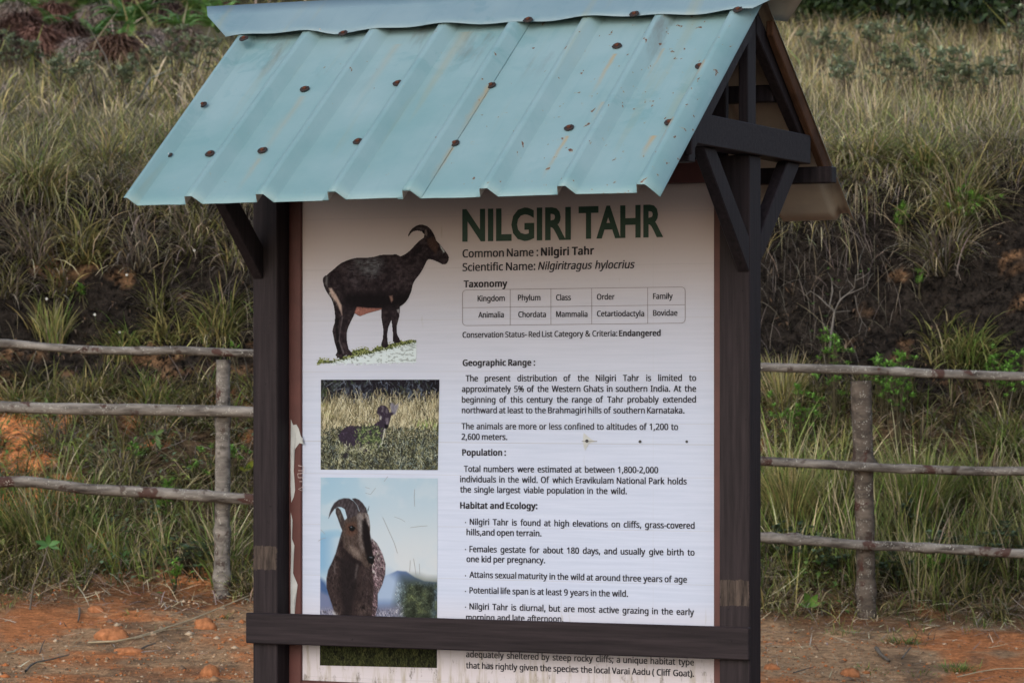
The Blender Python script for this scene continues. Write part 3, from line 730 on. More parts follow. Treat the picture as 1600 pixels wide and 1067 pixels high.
mid = sstep(250, 320, Y+bl*120)
P2((164, 156, 138), mid*sstep(-.3, .1, st)); P2((206, 198, 180), mid*sstep(.02, .25, st)*sstep(620, 420, Y)*.9); P2((84, 80, 66), mid*sstep(.02, -.25, st)*.8)
lowk = sstep(500, 620, Y+bl*200); P2((70, 72, 56), lowk*.8); P2((140, 136, 112), lowk*sstep(-.05, .2, st)*.8); P2((165, 162, 140), lowk*sstep(.0, .25, fn)*.7); P2((34, 34, 36), lowk*sstep(.0, -.22, fn)*.8); P2((196, 200, 196), lowk*sstep(.10, .28, fn2)*.7)
P2((110, 128, 140), sstep(.05, .2, fn2+bl*.4)*sstep(860, 920, X)*sstep(560, 620, Y)*.7)
p.poly([(312, 275), (380, 290), (430, 380), (410, 450), (312, 470)], (112, 118, 60), 40, .7, sstep(-.15, .15, fn))
p.poly([(1040, 450), (1180, 430), (1252, 470), (1240, 520), (1100, 520)], (110, 160, 60), 40, .9, sstep(-.15, .12, st))
p.hairs(500, (312, 1253), (120, 330), (1.5, .7), (20, 60), [(86, 98, 130), (50, 54, 64), (24, 21, 30), (28, 25, 34), (60, 74, 54), (120, 128, 152)], a=.6)
p.hairs(1300, (312, 1253), (300, 600), (1.5, .28), (40, 130), [(196, 188, 168), (168, 156, 132), (120, 110, 88), (214, 208, 192), (86, 82, 66)], (.75, 1.15), .7)
p.hairs(2600, (312, 1253), (520, 850), (1.4, .7), (12, 60), [(128, 128, 104), (74, 78, 60), (34, 35, 36), (178, 182, 174), (104, 114, 122), (46, 52, 40), (40, 40, 44)], (.65, 1.15), .8)
p.poly([(447, 560), (470, 530), (500, 500), (545, 478), (620, 485), (700, 492), (740, 470), (778, 440), (775, 400), (755, 380), (762, 340), (790, 320), (822, 322), (845, 345), (858, 380), (880, 370), (905, 378), (870, 405), (862, 440), (850, 480), (835, 505), (812, 520), (800, 560), (805, 600), (780, 640), (740, 670), (660, 690), (560, 640), (500, 650), (470, 610)], (52, 44, 62), 6, 1)
p.poly([(775, 330), (800, 322), (840, 350), (850, 385), (800, 375), (775, 370)], (112, 106, 122), 10, .7, sstep(-.2, .2, st)); p.poly([(782, 400), (795, 410), (790, 440), (778, 430)], (200, 200, 210), 8, .8); p.poly([(815, 470), (850, 480), (838, 505), (820, 500)], (16, 13, 20), 6, .9)
p.poly([(825, 420), (850, 420), (850, 470), (830, 470)], (124, 116, 136), 10, .7); p.poly([(818, 505), (826, 508), (800, 630), (760, 668), (785, 620), (805, 570)], (215, 215, 220), 7, .9)
p.poly([(860, 310), (880, 298), (900, 320), (930, 305), (925, 340), (900, 400), (870, 370)], (120, 118, 150), 14, .8)
p.poly([(600, 500), (720, 490), (800, 540), (790, 650), (700, 670), (610, 600)], (70, 86, 60), 20, .9, sstep(-.1, .12, fn)); p.poly([(600, 500), (720, 490), (800, 540), (790, 650), (700, 670), (610, 600)], (150, 160, 120), 20, .7, sstep(.06, .22, fn2))
p.poly([(520, 650), (570, 640), (650, 650), (655, 670), (600, 690), (540, 680)], (120, 118, 130), 12, .8, sstep(-.1, .2, st)); p.poly([(485, 735), (500, 690), (530, 650), (545, 660), (515, 740)], (40, 36, 48), 10, .9)
p.hairs(700, (447, 860), (320, 700), (-1.8, .6), (6, 18), vary=(.6, 1.8), a=.5)
p.hairs(170, (590, 800), (490, 670), (1.2, .9), (8, 26), [(70, 92, 58), (40, 56, 36), (150, 164, 120), (104, 122, 84)], (.7, 1.2), .8)
p.hairs(160, (450, 760), (640, 720), (1.4, .6), (10, 40), [(150, 150, 124), (92, 96, 74), (190, 192, 180)], (.7, 1.2), .8)
p.mesh('printed_picture', (206, 206, 222))

# picture 3: the horned head and chest before a misty hill
p = Paint([(501, 745.5), (684, 747), (682.6, 1043), (499.8, 1039)], (480, 740), 4.268, .9)
X, Y = p.X, p.Y
bl = fbm(X, Y, 4, .008, 1); fn = fbm(X, Y, 4, .025, 2); fur = fbm(X*1.4, Y*.8, 4, .07, 3); fur2 = fbm(X*1.3, Y*.7, 3, .13, 4)
g = sstep(20, 620, Y)[..., None]; lx = sstep(80, 560, X)[..., None]
p.img = (np.array((168, 205, 236))*(1-g)+np.array((205, 220, 240))*g)*(1-lx)+(np.array((186, 212, 238))*(1-g)+np.array((218, 226, 240))*g)*lx
p.put((206, 222, 242), sstep(-.1, .2, bl)*.6); p.put((120, 176, 226), sstep(260, 80, X)*sstep(350, 430, Y+bl*60)*sstep(760, 600, Y)*.75)
p.poly([(82, 395), (150, 375), (210, 372), (250, 400), (250, 420), (82, 420)], (140, 192, 232), 24, .5)
p.poly([(80, 690), (120, 720), (170, 800), (200, 980), (80, 980)], (62, 92, 148), 30, .9); p.poly([(80, 780), (150, 810), (200, 980), (80, 980)], (132, 138, 176), 30, .8)
p.poly([(420, 700), (520, 680), (600, 645), (660, 650), (720, 690), (780, 715), (868, 722), (868, 1010), (420, 1010)], (96, 120, 170), 10, .95)
p.poly([(430, 720), (540, 640), (600, 690), (640, 760), (620, 860), (440, 860)], (178, 200, 236), 70, .9)
p.poly([(640, 700), (730, 700), (790, 718), (868, 722), (868, 1310), (560, 1310), (600, 880)], (58, 66, 54), 110, .98)
p.put((84, 92, 66), sstep(700, 780, Y)*sstep(600, 700, X)*sstep(.02, .16, fn)*.7); p.put((30, 34, 28), sstep(720, 780, Y)*sstep(640, 720, X)*sstep(-.02, -.18, fn)*.7)
p.poly([(80, 900), (430, 890), (620, 880), (640, 1010), (80, 1010)], (140, 138, 162), 50, .8); p.put((198, 196, 214), sstep(880, 930, Y)*sstep(1010, 990, Y)*sstep(640, 560, X)*sstep(.08, .2, fur2)*.8); p.put((56, 54, 60), sstep(880, 930, Y)*sstep(-.05, -.2, fur2)*.7*sstep(640, 560, X))
p.poly([(60, 1000), (900, 1000), (900, 1320), (60, 1320)], (48, 52, 32), 30, 1); p.put((88, 92, 52), sstep(1010, 1040, Y)*sstep(.0, .2, fbm(X, Y*.25, 4, .1, 8))*.8); p.put((20, 20, 16), sstep(1010, 1040, Y)*sstep(-.03, -.2, fn)*.8)
# body
p.poly([(430, 430), (465, 462), (500, 530), (522, 600), (520, 670), (500, 740), (470, 800), (470, 880), (450, 965), (430, 965), (400, 700)], (72, 60, 66), 6, 1)
p.put((128, 116, 124), (sdist(X, Y, [(430, 430), (465, 462), (500, 530), (522, 600), (520, 670), (500, 740), (470, 780), (430, 600)]) < 0)*sstep(-.02, .2, fur2)*.7)
torso = [(232, 385), (215, 440), (190, 530), (165, 590), (140, 640), (128, 700), (130, 760), (148, 820), (165, 870), (180, 920), (200, 960), (200, 1020), (430, 1020), (432, 900), (440, 800), (440, 700), (430, 620), (400, 600), (330, 560), (300, 480)]
p.poly(torso, (58, 44, 46), 6, 1); tm = np.clip(.5-sdist(X, Y, torso)/6, 0, 1)
p.put((104, 88, 92), tm*sstep(-.1, .3, fur2)*.5*sstep(260, 160, X)); p.put((98, 84, 90), tm*sstep(-.1, .3, fur2)*.5*sstep(330, 400, X)); p.put((30, 22, 26), tm*sstep(-.02, -.2, fur)*.6)
p.poly([(215, 560), (330, 560), (330, 760), (280, 960), (240, 960), (220, 760)], (34, 27, 32), 30, .8)
p.poly([(180, 590), (190, 590), (185, 660), (176, 650)], (128, 118, 122), 12, .6); p.poly([(330, 600), (342, 600), (325, 700), (315, 690)], (122, 112, 116), 14, .6)
p.poly([(165, 850), (190, 850), (225, 880), (235, 960), (180, 950)], (92, 76, 74), 30, .6, sstep(-.3, .3, fur)); p.poly([(330, 870), (380, 860), (425, 890), (425, 960), (340, 960)], (92, 76, 74), 30, .6, sstep(-.3, .3, fur)); p.poly([(360, 870), (385, 870), (385, 900), (365, 900)], (24, 17, 20), 8, .9)
p.poly([(172, 910), (200, 930), (210, 1010), (178, 1010)], (190, 188, 196), 20, .8)
# ear, head
p.poly([(190, 232), (205, 223), (222, 240), (235, 270), (250, 310), (252, 345), (235, 380), (222, 350), (205, 300), (190, 262)], (66, 58, 60), 5, 1); p.poly([(200, 240), (215, 245), (235, 300), (225, 320), (208, 285)], (120, 114, 112), 8, .7, sstep(-.2, .1, fur))
head = [(250, 310), (270, 290), (300, 262), (345, 250), (385, 250), (405, 268), (415, 310), (420, 355), (418, 400), (428, 460), (436, 520), (446, 560), (445, 595), (425, 612), (400, 622), (375, 610), (360, 585), (320, 565), (280, 530), (240, 490), (228, 440), (232, 385)]
p.poly(head, (78, 62, 58), 5, 1); hm = np.clip(.5-sdist(X, Y, head)/5, 0, 1)
p.put((112, 100, 100), hm*sstep(-.05, .3, fur2)*.5)
p.poly([(330, 260), (375, 262), (372, 330), (360, 380), (345, 350)], (140, 136, 140), 20, .8, sstep(-.3, .1, fur)); p.poly([(385, 262), (408, 275), (418, 340), (410, 350)], (178, 176, 184), 12, .8, sstep(-.2, .15, fur))
p.poly([(368, 310), (385, 300), (405, 350), (420, 430), (434, 520), (440, 560), (400, 560), (385, 520), (372, 450), (362, 390)], (28, 22, 26), 20, .9)
p.poly([(340, 350), (362, 350), (372, 440), (385, 520), (360, 520), (345, 440)], (136, 128, 130), 22, .7, sstep(-.35, .2, fur))
p.poly([(275, 470), (310, 480), (350, 510), (365, 560), (345, 570), (310, 540), (280, 510)], (116, 100, 96), 22, .7, sstep(-.35, .2, fur)); p.poly([(262, 330), (320, 325), (335, 390), (300, 420), (262, 400)], (92, 64, 56), 26, .7)
p.poly([(276, 352), (300, 343), (322, 360), (310, 380), (286, 380)], (14, 11, 14), 6, 1); p.poly([(286, 352), (300, 350), (302, 358), (290, 360)], (150, 160, 176), 4, .9)
p.poly([(405, 545), (445, 550), (447, 580), (436, 606), (410, 590), (398, 565)], (16, 12, 16), 5, 1); p.poly([(408, 551), (440, 553), (436, 562), (414, 561)], (186, 196, 214), 4, .85)
gm_ = np.clip(.5-np.minimum(sdist(X, Y, torso), sdist(X, Y, head))/5, 0, 1)[..., None]; gr_ = p.img.mean(-1, keepdims=True)*np.array((1.03, .98, .99)); p.img = p.img*(1-gm_*.3)+gr_*gm_*.3
h1 = [(142, 298), (148, 265), (160, 230), (180, 195), (210, 172), (245, 162), (280, 164), (310, 182), (332, 210), (348, 255), (330, 275), (300, 285), (268, 300), (258, 262), (250, 235), (228, 222), (205, 220), (182, 235), (160, 265)]
h2 = [(298, 166), (320, 162), (345, 172), (370, 195), (390, 225), (402, 262), (385, 258), (360, 262), (348, 245), (335, 210), (315, 185)]
for h_ in (h1, h2):
    p.poly(h_, (58, 52, 58), 4, 1); hm = np.clip(.5-sdist(X, Y, h_)/4, 0, 1); p.put((104, 96, 106), hm*sstep(-.2, .35, np.sin((X*.9+Y*.35)*.3)*.12+fur)*.5)
p.poly([(392, 222), (402, 262), (390, 250)], (20, 16, 18), 4, .8); p.poly([(402, 240), (413, 214), (410, 232), (405, 255)], (40, 36, 38), 3, 1)
an_ = np.minimum(sdist(X, Y, torso), sdist(X, Y, head)) < 0
p.hairs(5200, (130, 520), (250, 1010), (-1.5, .45), (6, 24), vary=(.55, 1.4), a=.42, inside=an_)
p.hairs(1800, (430, 520), (430, 960), (-1.3, .5), (8, 24), vary=(.5, 1.9), a=.55, inside=(sdist(X, Y, [(430, 430), (465, 462), (500, 530), (522, 600), (520, 670), (500, 740), (470, 800), (470, 880), (450, 965), (430, 965), (432, 700)]) < 0) & ~an_)
p.poly([(330, 262), (375, 264), (370, 330), (366, 400), (350, 380)], (130, 124, 128), 22, .55); p.poly([(385, 264), (408, 277), (418, 345), (408, 350)], (160, 158, 166), 12, .7)
p.poly([(368, 312), (385, 302), (405, 352), (420, 430), (434, 520), (438, 556), (404, 556), (388, 510), (372, 440)], (24, 19, 23), 16, .85)
p.poly([(280, 480), (305, 484), (345, 520), (360, 560), (340, 562), (305, 535)], (132, 118, 114), 20, .7); p.poly([(262, 330), (320, 325), (330, 385), (296, 412), (262, 398)], (96, 66, 56), 26, .5)
p.poly([(276, 352), (300, 343), (322, 360), (310, 380), (286, 380)], (12, 10, 12), 6, 1); p.poly([(288, 353), (298, 351), (300, 357), (291, 359)], (150, 160, 176), 4, .8)
p.poly([(405, 545), (445, 550), (447, 580), (436, 606), (410, 590), (398, 565)], (14, 11, 14), 5, 1); p.poly([(412, 552), (436, 554), (432, 560), (416, 559)], (150, 160, 178), 4, .7)
p.poly([(232, 395), (240, 490), (280, 532), (320, 568), (360, 588), (372, 612), (330, 600), (280, 575), (230, 500)], (26, 20, 24), 22, .6)
p.hairs(900, (245, 430), (262, 600), (-1.4, .4), (5, 14), vary=(.75, 1.3), a=.4, inside=sdist(X, Y, head) < 0)
p.hairs(2200, (560, 868), (740, 1010), (1.5, .8), (6, 26), vary=(.6, 1.6), a=.5, inside=X > 600+50*fbm(X, Y, 3, .02, 9))
p.hairs(2500, (80, 868), (1010, 1310), (1.5, .4), (10, 40), [(70, 76, 44), (44, 48, 30), (96, 98, 60), (24, 26, 20)], (.7, 1.2), .7)
p.mesh('printed_picture', (222, 224, 232), alb=.45)

# scratches, bolt heads, the tear
for pts in ([(571, 770), (579, 772), (587, 762)], [(571, 761), (578, 763)], [(598, 808), (607, 828), (616, 848), (621, 864)], [(616, 807), (627, 811), (633, 815)], [(641, 824), (655, 822), (668, 821)], [(648, 764), (647, 776), (648, 791)], [(600, 752), (606, 744)], [(497, 845), (504, 841), (509, 840)], [(501, 827), (508, 834)], [(646, 872), (648, 884), (650, 898)], [(641, 875), (640, 893)], [(655, 880), (656, 897)]):
    stroke(pts, .6, name='scratch', mat=M_scr, t=-.0018)
for x, y, r in ((917, 688.8, 2.7), (1000, 689.8, 2.5), (1073, 689.8, 2.2)):
    flat_poly('bolt_head', [(x+r*math.cos(a), y+r*math.sin(a)) for a in np.linspace(0, 6.28, 11)[:-1]], -.0022, M_hole)
flat_poly('vinyl_tear', [(912, 676), (924, 686), (931, 689.5), (919, 693), (914, 704), (912, 698), (911, 690), (911, 683)], -.0012, M_white, label='small pale tear around the left bolt in the poster')
stroke([(909, 689.3), (933, 689.3)], 1.3, name='joint_gap', mat=M_scr, t=-.0018)
# torn strip down the left frame, with its white backing
tf = -.0115
flat_poly('torn_vinyl', [(454.5, 655), (458, 664), (463, 663), (467, 670), (470, 681), (473.5, 686), (472, 690), (475, 694), (468, 692), (462, 700), (459, 706), (459, 735), (461, 765), (459, 776), (455, 785), (454, 760), (454, 700)], tf, M_white, board, label='torn white vinyl on the left frame strip')
flat_poly('torn_vinyl', [(454.2, 800), (457, 812), (456, 840), (460, 852), (457, 868), (458, 895), (461, 903), (465, 913), (464, 921), (461, 930), (460, 938), (461.5, 945), (460, 962), (454, 962), (454, 900), (455, 860)], tf, M_white, board)
text_line('vinu', 474, 767, 474, 728, 9, 0, False, M_chalk, t=tf) if False else None
def scrawl(strokes):
    for s_ in strokes: stroke(s_, .9, name='scratched_letter', mat=M_chalk, t=tf, parent=board)
scrawl([[(474, 760), (466, 764), (474, 767)], [(473, 752), (468, 752)], [(474, 746), (466, 746), (465, 740), (474, 739)], [(466, 735), (474, 735), (474.5, 729), (466, 727)]])
# ------------------------------------------------------------------ vegetation builders (numpy)
G = {'olive': ((.040, .045, .014), (.125, .128, .042)), 'green': ((.028, .048, .012), (.085, .145, .030)), 'straw': ((.12, .095, .050), (.36, .29, .17)),
     'dead': ((.045, .036, .030), (.175, .142, .118)), 'gold': ((.10, .075, .030), (.30, .235, .11)), 'rust': ((.06, .032, .024), (.17, .085, .060))}
def unit(v): return v/np.maximum(np.linalg.norm(v, axis=-1, keepdims=True), 1e-9)
def blades(base, az, length, lean, droop, width, cb, ct, nseg=4):
    n = len(base); k = np.arange(nseg+1)/nseg
    hx, hy = np.cos(az), np.sin(az)
    P = np.zeros((n, nseg+1, 3)); P[:, 0] = base
    for j in range(1, nseg+1):
        ph = lean+droop*(k[j]**1.3); d = np.stack([hx*np.sin(ph), hy*np.sin(ph), np.cos(ph)], 1); P[:, j] = P[:, j-1]+d*(length/nseg)[:, None]
    tw = R.uniform(-.9, .9, n); sd_ = np.stack([-np.sin(az+tw), np.cos(az+tw), R.uniform(-.3, .3, n)], 1)
    w_ = width[:, None]*(1-k[None, :]**1.7*.97)*.5
    A = P+sd_[:, None, :]*w_[..., None]; B = P-sd_[:, None, :]*w_[..., None]
    V = np.concatenate([A, B[:, :, :]], 1); m = 2*(nseg+1)
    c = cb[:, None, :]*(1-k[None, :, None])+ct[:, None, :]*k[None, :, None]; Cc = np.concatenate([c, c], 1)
    o = (np.arange(n)*m)[:, None]
    f = np.concatenate([np.stack([o+j, o+j+1, o+nseg+1+j+1, o+nseg+1+j], -1).reshape(-1, 4) for j in range(nseg)], 0)
    return V.reshape(-1, 3), f, Cc.reshape(-1, 3)
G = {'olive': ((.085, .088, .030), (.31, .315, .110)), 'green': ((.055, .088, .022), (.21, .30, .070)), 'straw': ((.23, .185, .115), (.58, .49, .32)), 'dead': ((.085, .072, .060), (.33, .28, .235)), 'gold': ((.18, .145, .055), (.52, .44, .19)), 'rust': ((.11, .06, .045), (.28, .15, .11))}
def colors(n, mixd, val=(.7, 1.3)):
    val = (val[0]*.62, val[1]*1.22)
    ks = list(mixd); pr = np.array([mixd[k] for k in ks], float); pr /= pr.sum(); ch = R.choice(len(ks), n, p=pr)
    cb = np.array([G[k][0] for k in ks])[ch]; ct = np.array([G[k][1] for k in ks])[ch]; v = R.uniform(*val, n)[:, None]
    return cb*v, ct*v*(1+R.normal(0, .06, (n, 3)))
class Bag:
    def __init__(s): s.V = []; s.F = []; s.K = []; s.n = 0
    def add(s, t):
        V, f, c = t; s.V.append(V); s.F.append(f+s.n); s.K.append(c); s.n += len(V)
    def build(s, name, mat, parent=None, off=None, **kw):
        V = np.concatenate(s.V)
        if off is not None: V = V-np.array(off)
        by = {}
        for f in s.F: by.setdefault(f.shape[1], []).append(f)
        return link(name, np_mesh(name, V, [np.concatenate(v) for v in by.values()], np.clip(np.concatenate(s.K), 0, 1)), parent, mat, **kw)
def onground(x, y): return np.stack([x, y, H(x, y)-.008], 1)
def field(bag, n, xs, ys, L, W_, mixd, lean=(.1, .7), droop=(.3, 1.4), clump=0, cr=.05, keep=None, towards=None, val=(.65, 1.25), nseg=4):
    if clump:
        cx = R.uniform(*xs, n); cy = R.uniform(*ys, n); 
        if keep is not None: q = keep(cx, cy); cx, cy = cx[q], cy[q]
        sc = R.uniform(.6, 1.4, len(cx)); m = clump; ang = R.uniform(0, 6.283, (len(cx), m)); rad = cr*np.sqrt(R.random((len(cx), m)))*sc[:, None]
        x = (cx[:, None]+rad*np.cos(ang)).ravel(); y = (cy[:, None]+rad*np.sin(ang)).ravel(); az = (ang+R.normal(0, .5, ang.shape)).ravel(); sc = np.repeat(sc, m)
        tint = np.repeat(R.uniform(.62, 1.3, len(cx))*(1+1.3*fbm(cx, cy, 3, 1.3, 33)), m)
    else:
        x = R.uniform(*xs, n); y = R.uniform(*ys, n)
        if keep is not None: q = keep(x, y); x, y = x[q], y[q]
        az = R.uniform(0, 6.283, len(x)); sc = np.ones(len(x)); tint = sc
    k = len(x)
    if towards is not None: az = np.where(R.random(k) < towards, R.normal(-math.pi/2, .8, k), az)
    cb, ct = colors(k, mixd, val)
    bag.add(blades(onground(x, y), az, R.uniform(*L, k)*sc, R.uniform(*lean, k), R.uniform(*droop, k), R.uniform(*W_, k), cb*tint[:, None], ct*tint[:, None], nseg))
def leaf_quads(P, dirv, nrm, L, W_, col, curl=.15):
    """simple folded leaves: P base, dirv axis, nrm up, arrays"""
    d = unit(dirv); s = unit(np.cross(d, nrm)); u = unit(np.cross(s, d)); n = len(P); L = np.broadcast_to(L, n)[:, None]; W_ = np.broadcast_to(W_, n)[:, None]
    v0 = P; v1 = P+d*L*.45+s*W_*.5+u*L*.06; v2 = P+d*L*.45-s*W_*.5+u*L*.06; v3 = P+d*L*.5-u*W_*.04; v4 = P+d*L-u*L*curl
    V = np.stack([v0, v1, v2, v3, v4], 1).reshape(-1, 3); o = (np.arange(n)*5)[:, None]
    f = np.concatenate([o+np.array([[0, 3, 1]]), o+np.array([[0, 2, 3]]), o+np.array([[1, 3, 4]]), o+np.array([[3, 2, 4]])], 0)
    return V, f, np.repeat(col, 5, 0)
def tube(bag, pts, r0, r1, col, ns=5):
    P = np.array(pts, float); n = len(P); T = np.gradient(P, axis=0); T = unit(T); up = np.array((.3, .2, 1.0)); a = unit(np.cross(T, up)+1e-6); b = np.cross(T, a)
    r = np.linspace(r0, r1, n)[:, None, None]; th = np.arange(ns)/ns*2*np.pi
    V = P[:, None]+r*(a[:, None]*np.cos(th)[None, :, None]+b[:, None]*np.sin(th)[None, :, None])
    idx = np.arange(n*ns).reshape(n, ns); f = np.stack([idx[:-1], np.roll(idx[:-1], -1, 1), np.roll(idx[1:], -1, 1), idx[1:]], -1).reshape(-1, 4)
    bag.add((V.reshape(-1, 3), f, np.tile(np.array(col, float), (n*ns, 1))))
def rosette(bag, P, n, L, W_, col, up=.5, axis=(0, 0, 1)):
    az = R.uniform(0, 6.283, n); el_ = R.uniform(up-.45, up+.5, n); d = np.stack([np.cos(az)*np.cos(el_), np.sin(az)*np.cos(el_), np.sin(el_)], 1)+np.array(axis)*.0
    c = np.array(col)[None]*R.uniform(.65, 1.35, n)[:, None]
    bag.add(leaf_quads(np.array(P)[None]+R.normal(0, L*.12, (n, 3)), d, np.tile((0, 0, 1.0), (n, 1)), R.uniform(.7, 1.1, n)*L, W_, c))

# ------------------------------------------------------------------ countless grass, litter, pebbles
def noise_keep(s, th, seed): return lambda x, y: fbm(x, y, 3, s, seed)+R.uniform(-.08, .08, len(x)) > th
g = Bag()
k1 = lambda x, y: (fbm(x, y, 3, 1.6, 8)+fbm(x, y, 4, 5, 9)*.5+R.uniform(-.06, .06, len(x)) < .055)
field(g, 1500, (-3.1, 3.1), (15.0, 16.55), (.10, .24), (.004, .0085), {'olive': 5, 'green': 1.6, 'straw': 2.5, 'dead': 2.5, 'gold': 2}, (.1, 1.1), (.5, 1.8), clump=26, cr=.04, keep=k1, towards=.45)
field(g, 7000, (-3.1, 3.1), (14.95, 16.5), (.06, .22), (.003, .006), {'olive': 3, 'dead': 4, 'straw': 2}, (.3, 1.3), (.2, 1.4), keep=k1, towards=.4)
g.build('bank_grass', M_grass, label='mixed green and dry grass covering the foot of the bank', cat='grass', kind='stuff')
g = Bag()   # right side carries taller fresh grass low down
field(g, 130, (1.1, 3.1), (15.1, 15.9), (.2, .42), (.005, .009), {'olive': 5, 'green': 3, 'straw': 2}, (.02, .4), (.1, .8), clump=26, cr=.06)
field(g, 80, (-3.1, -1.2), (15.1, 15.7), (.18, .34), (.004, .008), {'olive': 5, 'green': 3, 'straw': 2}, (.05, .5), (.3, 1.2), clump=26, cr=.06)
g.build('tall_grass', M_grass, label='taller fresh green grass growing along the fence line', cat='grass', kind='stuff')
g = Bag()   # overhanging lip: dead stems hang down the cut
field(g, 330, (-3.1, 3.1), (17.0, 17.45), (.2, .42), (.0035, .0065), {'olive': 4, 'dead': 5, 'straw': 3, 'gold': 2}, (.5, 1.2), (.9, 2.0), clump=26, cr=.05, towards=.7)
field(g, 5500, (-3.1, 3.1), (16.75, 17.25), (.12, .4), (.0018, .0035), {'dead': 6, 'straw': 1.5}, (1.0, 2.2), (.3, 1.3), towards=.85, keep=noise_keep(1.1, -.02, 12), val=(.5, 1.0))
g.build('hanging_grass', M_grass, label='dry grass and roots hanging over the lip of the cut bank', cat='grass', kind='stuff')
g = Bag()   # crumbly dark crust of the cut face: short curled flakes and dead moss
n = 52000; x = R.uniform(-3.1, 3.1, n); y = R.uniform(16.35, 17.2, n); z_ = H(x, y); v = fbm(x, z_, 4, 5, 13)+.5*fbm(x, z_*1.3, 4, 1.3, 14)
pal = np.array([(.009, .008, .0075), (.020, .016, .014), (.055, .040, .028), (.14, .09, .058), (.25, .19, .14), (.28, .14, .075)]); ci = np.clip(((v+.13)*5.2+R.normal(0, 1.1, n)).astype(int), 0, 5); cc = pal[ci]
g.add(blades(onground(x, y)+np.array((0, 0, .004)), R.uniform(0, 6.28, n), R.uniform(.012, .045, n), R.uniform(.2, 2.2, n), R.uniform(-.5, 2.5, n), R.uniform(.006, .018, n), cc*.8, cc, 2))
g.build('moss_crust', M_dead, label='dark crumbly crust of dead moss on the cut face', cat='moss', kind='stuff')
g = Bag()   # meadow on the slope above
bare = lambda x, y: np.abs(x) < (y*.165+.6)
field(g, 2300, (-4.2, 4.2), (17.3, 20.5), (.10, .25), (.004, .0075), {'olive': 6, 'straw': 2.6, 'gold': 2.2, 'dead': 3.2, 'green': 1}, (.1, .8), (.3, 1.3), clump=16, cr=.06)
field(g, 3600, (-6.0, 6.0), (20.5, 30), (.10, .26), (.007, .013), {'olive': 4, 'straw': 4, 'gold': 3, 'dead': 3}, (.1, .7), (.2, 1.1), clump=10, cr=.1, keep=lambda x, y: ~((x < -y*.05) & (y > 27)), nseg=3)
field(g, 3000, (-9, 9), (30, 48), (.2, .5), (.012, .022), {'olive': 5, 'straw': 3, 'dead': 3, 'green': 1}, (.1, .7), (.2, 1.1), clump=8, cr=.16, keep=lambda x, y: bare(x, y) & (x > -y*.05), nseg=3)
field(g, 5000, (.8, 5.5), (18.2, 27), (.2, .36), (.0025, .005), {'straw': 5, 'gold': 3}, (.02, .35), (.05, .6), keep=bare, nseg=3, val=(.8, 1.3))
g.build('meadow_grass', M_grass, label='dry meadow grass on the slope above the bank', cat='grass', kind='stuff')
g = Bag()   # straws, leaf scraps and roots lying on the dirt
n = 12000; x = R.uniform(-3, 3, n); y = R.uniform(12.6, 15.15, n); q = R.random(n) < .12+1.1*sstep(14.1, 15.0, y)*sstep(-.25, .1, fbm(x, y, 3, 2.4, 21)+.1); x, y = x[q], y[q]; n = len(x)
cb, ct = colors(n, {'straw': 4, 'dead': 5, 'rust': 1})
g.add(blades(onground(x, y)+np.array((0, 0, .011)), R.uniform(0, 6.28, n), R.uniform(.02, .14, n), R.uniform(1.25, 1.6, n), R.uniform(-.2, .3, n), R.uniform(.002, .007, n), ct*.9, ct, 3))
field(g, 260, (-3, 3), (14.55, 15.15), (.03, .09), (.002, .005), {'green': 3, 'olive': 3, 'dead': 2}, (.1, 1.2), (.2, 1.2), clump=16, cr=.035, keep=noise_keep(1.8, .02, 22))
n = 9000; x = R.uniform(-3, 3, n); y = R.uniform(14.9, 16.3, n); cb, ct = colors(n, {'straw': 5, 'dead': 6, 'gold': 1}); P_ = onground(x, y); P_[:, 2] += R.uniform(.0, .09, n)
g.add(blades(P_, R.uniform(0, 6.28, n), R.uniform(.06, .26, n), R.uniform(1.1, 1.9, n), R.uniform(-.5, .9, n), R.uniform(.002, .006, n), ct*.8, ct, 3))
g.build('litter', M_dead, label='dry straws and leaf scraps scattered over the dirt verge', cat='litter', kind='stuff')
def pebble_bag(n, xs, ys, r, keep=None):
    x = R.uniform(*xs, n); y = R.uniform(*ys, n)
    if keep is not None: q = keep(x, y); x, y = x[q], y[q]
    n = len(x); s = R.uniform(r[0], r[1], n)*R.random(n)**1.5+r[0]; o = np.array([(1, 0, 0), (-1, 0, 0), (0, 1, 0), (0, -1, 0), (0, 0, .7), (0, 0, -.7), (.6, .6, .3), (-.6, .6, .3)])
    F = np.array([(0, 2, 4), (2, 1, 4), (1, 3, 4), (3, 0, 4), (2, 0, 5), (1, 2, 5), (3, 1, 5), (0, 3, 5)])
    V = onground(x, y)[:, None]+(o[None, :6]*(1+R.normal(0, .2, (n, 6, 3))))*s[:, None, None]; V[:, :, 2] += .010
    pal = np.array([(.42, .17, .07), (.34, .21, .12), (.50, .38, .26), (.18, .12, .08), (.45, .16, .06)])[R.integers(0, 5, n)]
    return V.reshape(-1, 3), ((np.arange(n)*6)[:, None, None]+F[None]).reshape(-1, 3), np.repeat(pal, 6, 0)
g = Bag(); g.add(pebble_bag(500, (-3, 3), (12.6, 15.2), (.006, .022), noise_keep(1.5, -.05, 23))); g.add(pebble_bag(14000, (-3, 3), (12.6, 15.2), (.0015, .010), noise_keep(1.5, -.12, 23))); g.build('gravel', M_dead, label='small orange and tan grit on the dirt verge', cat='gravel', kind='stuff')

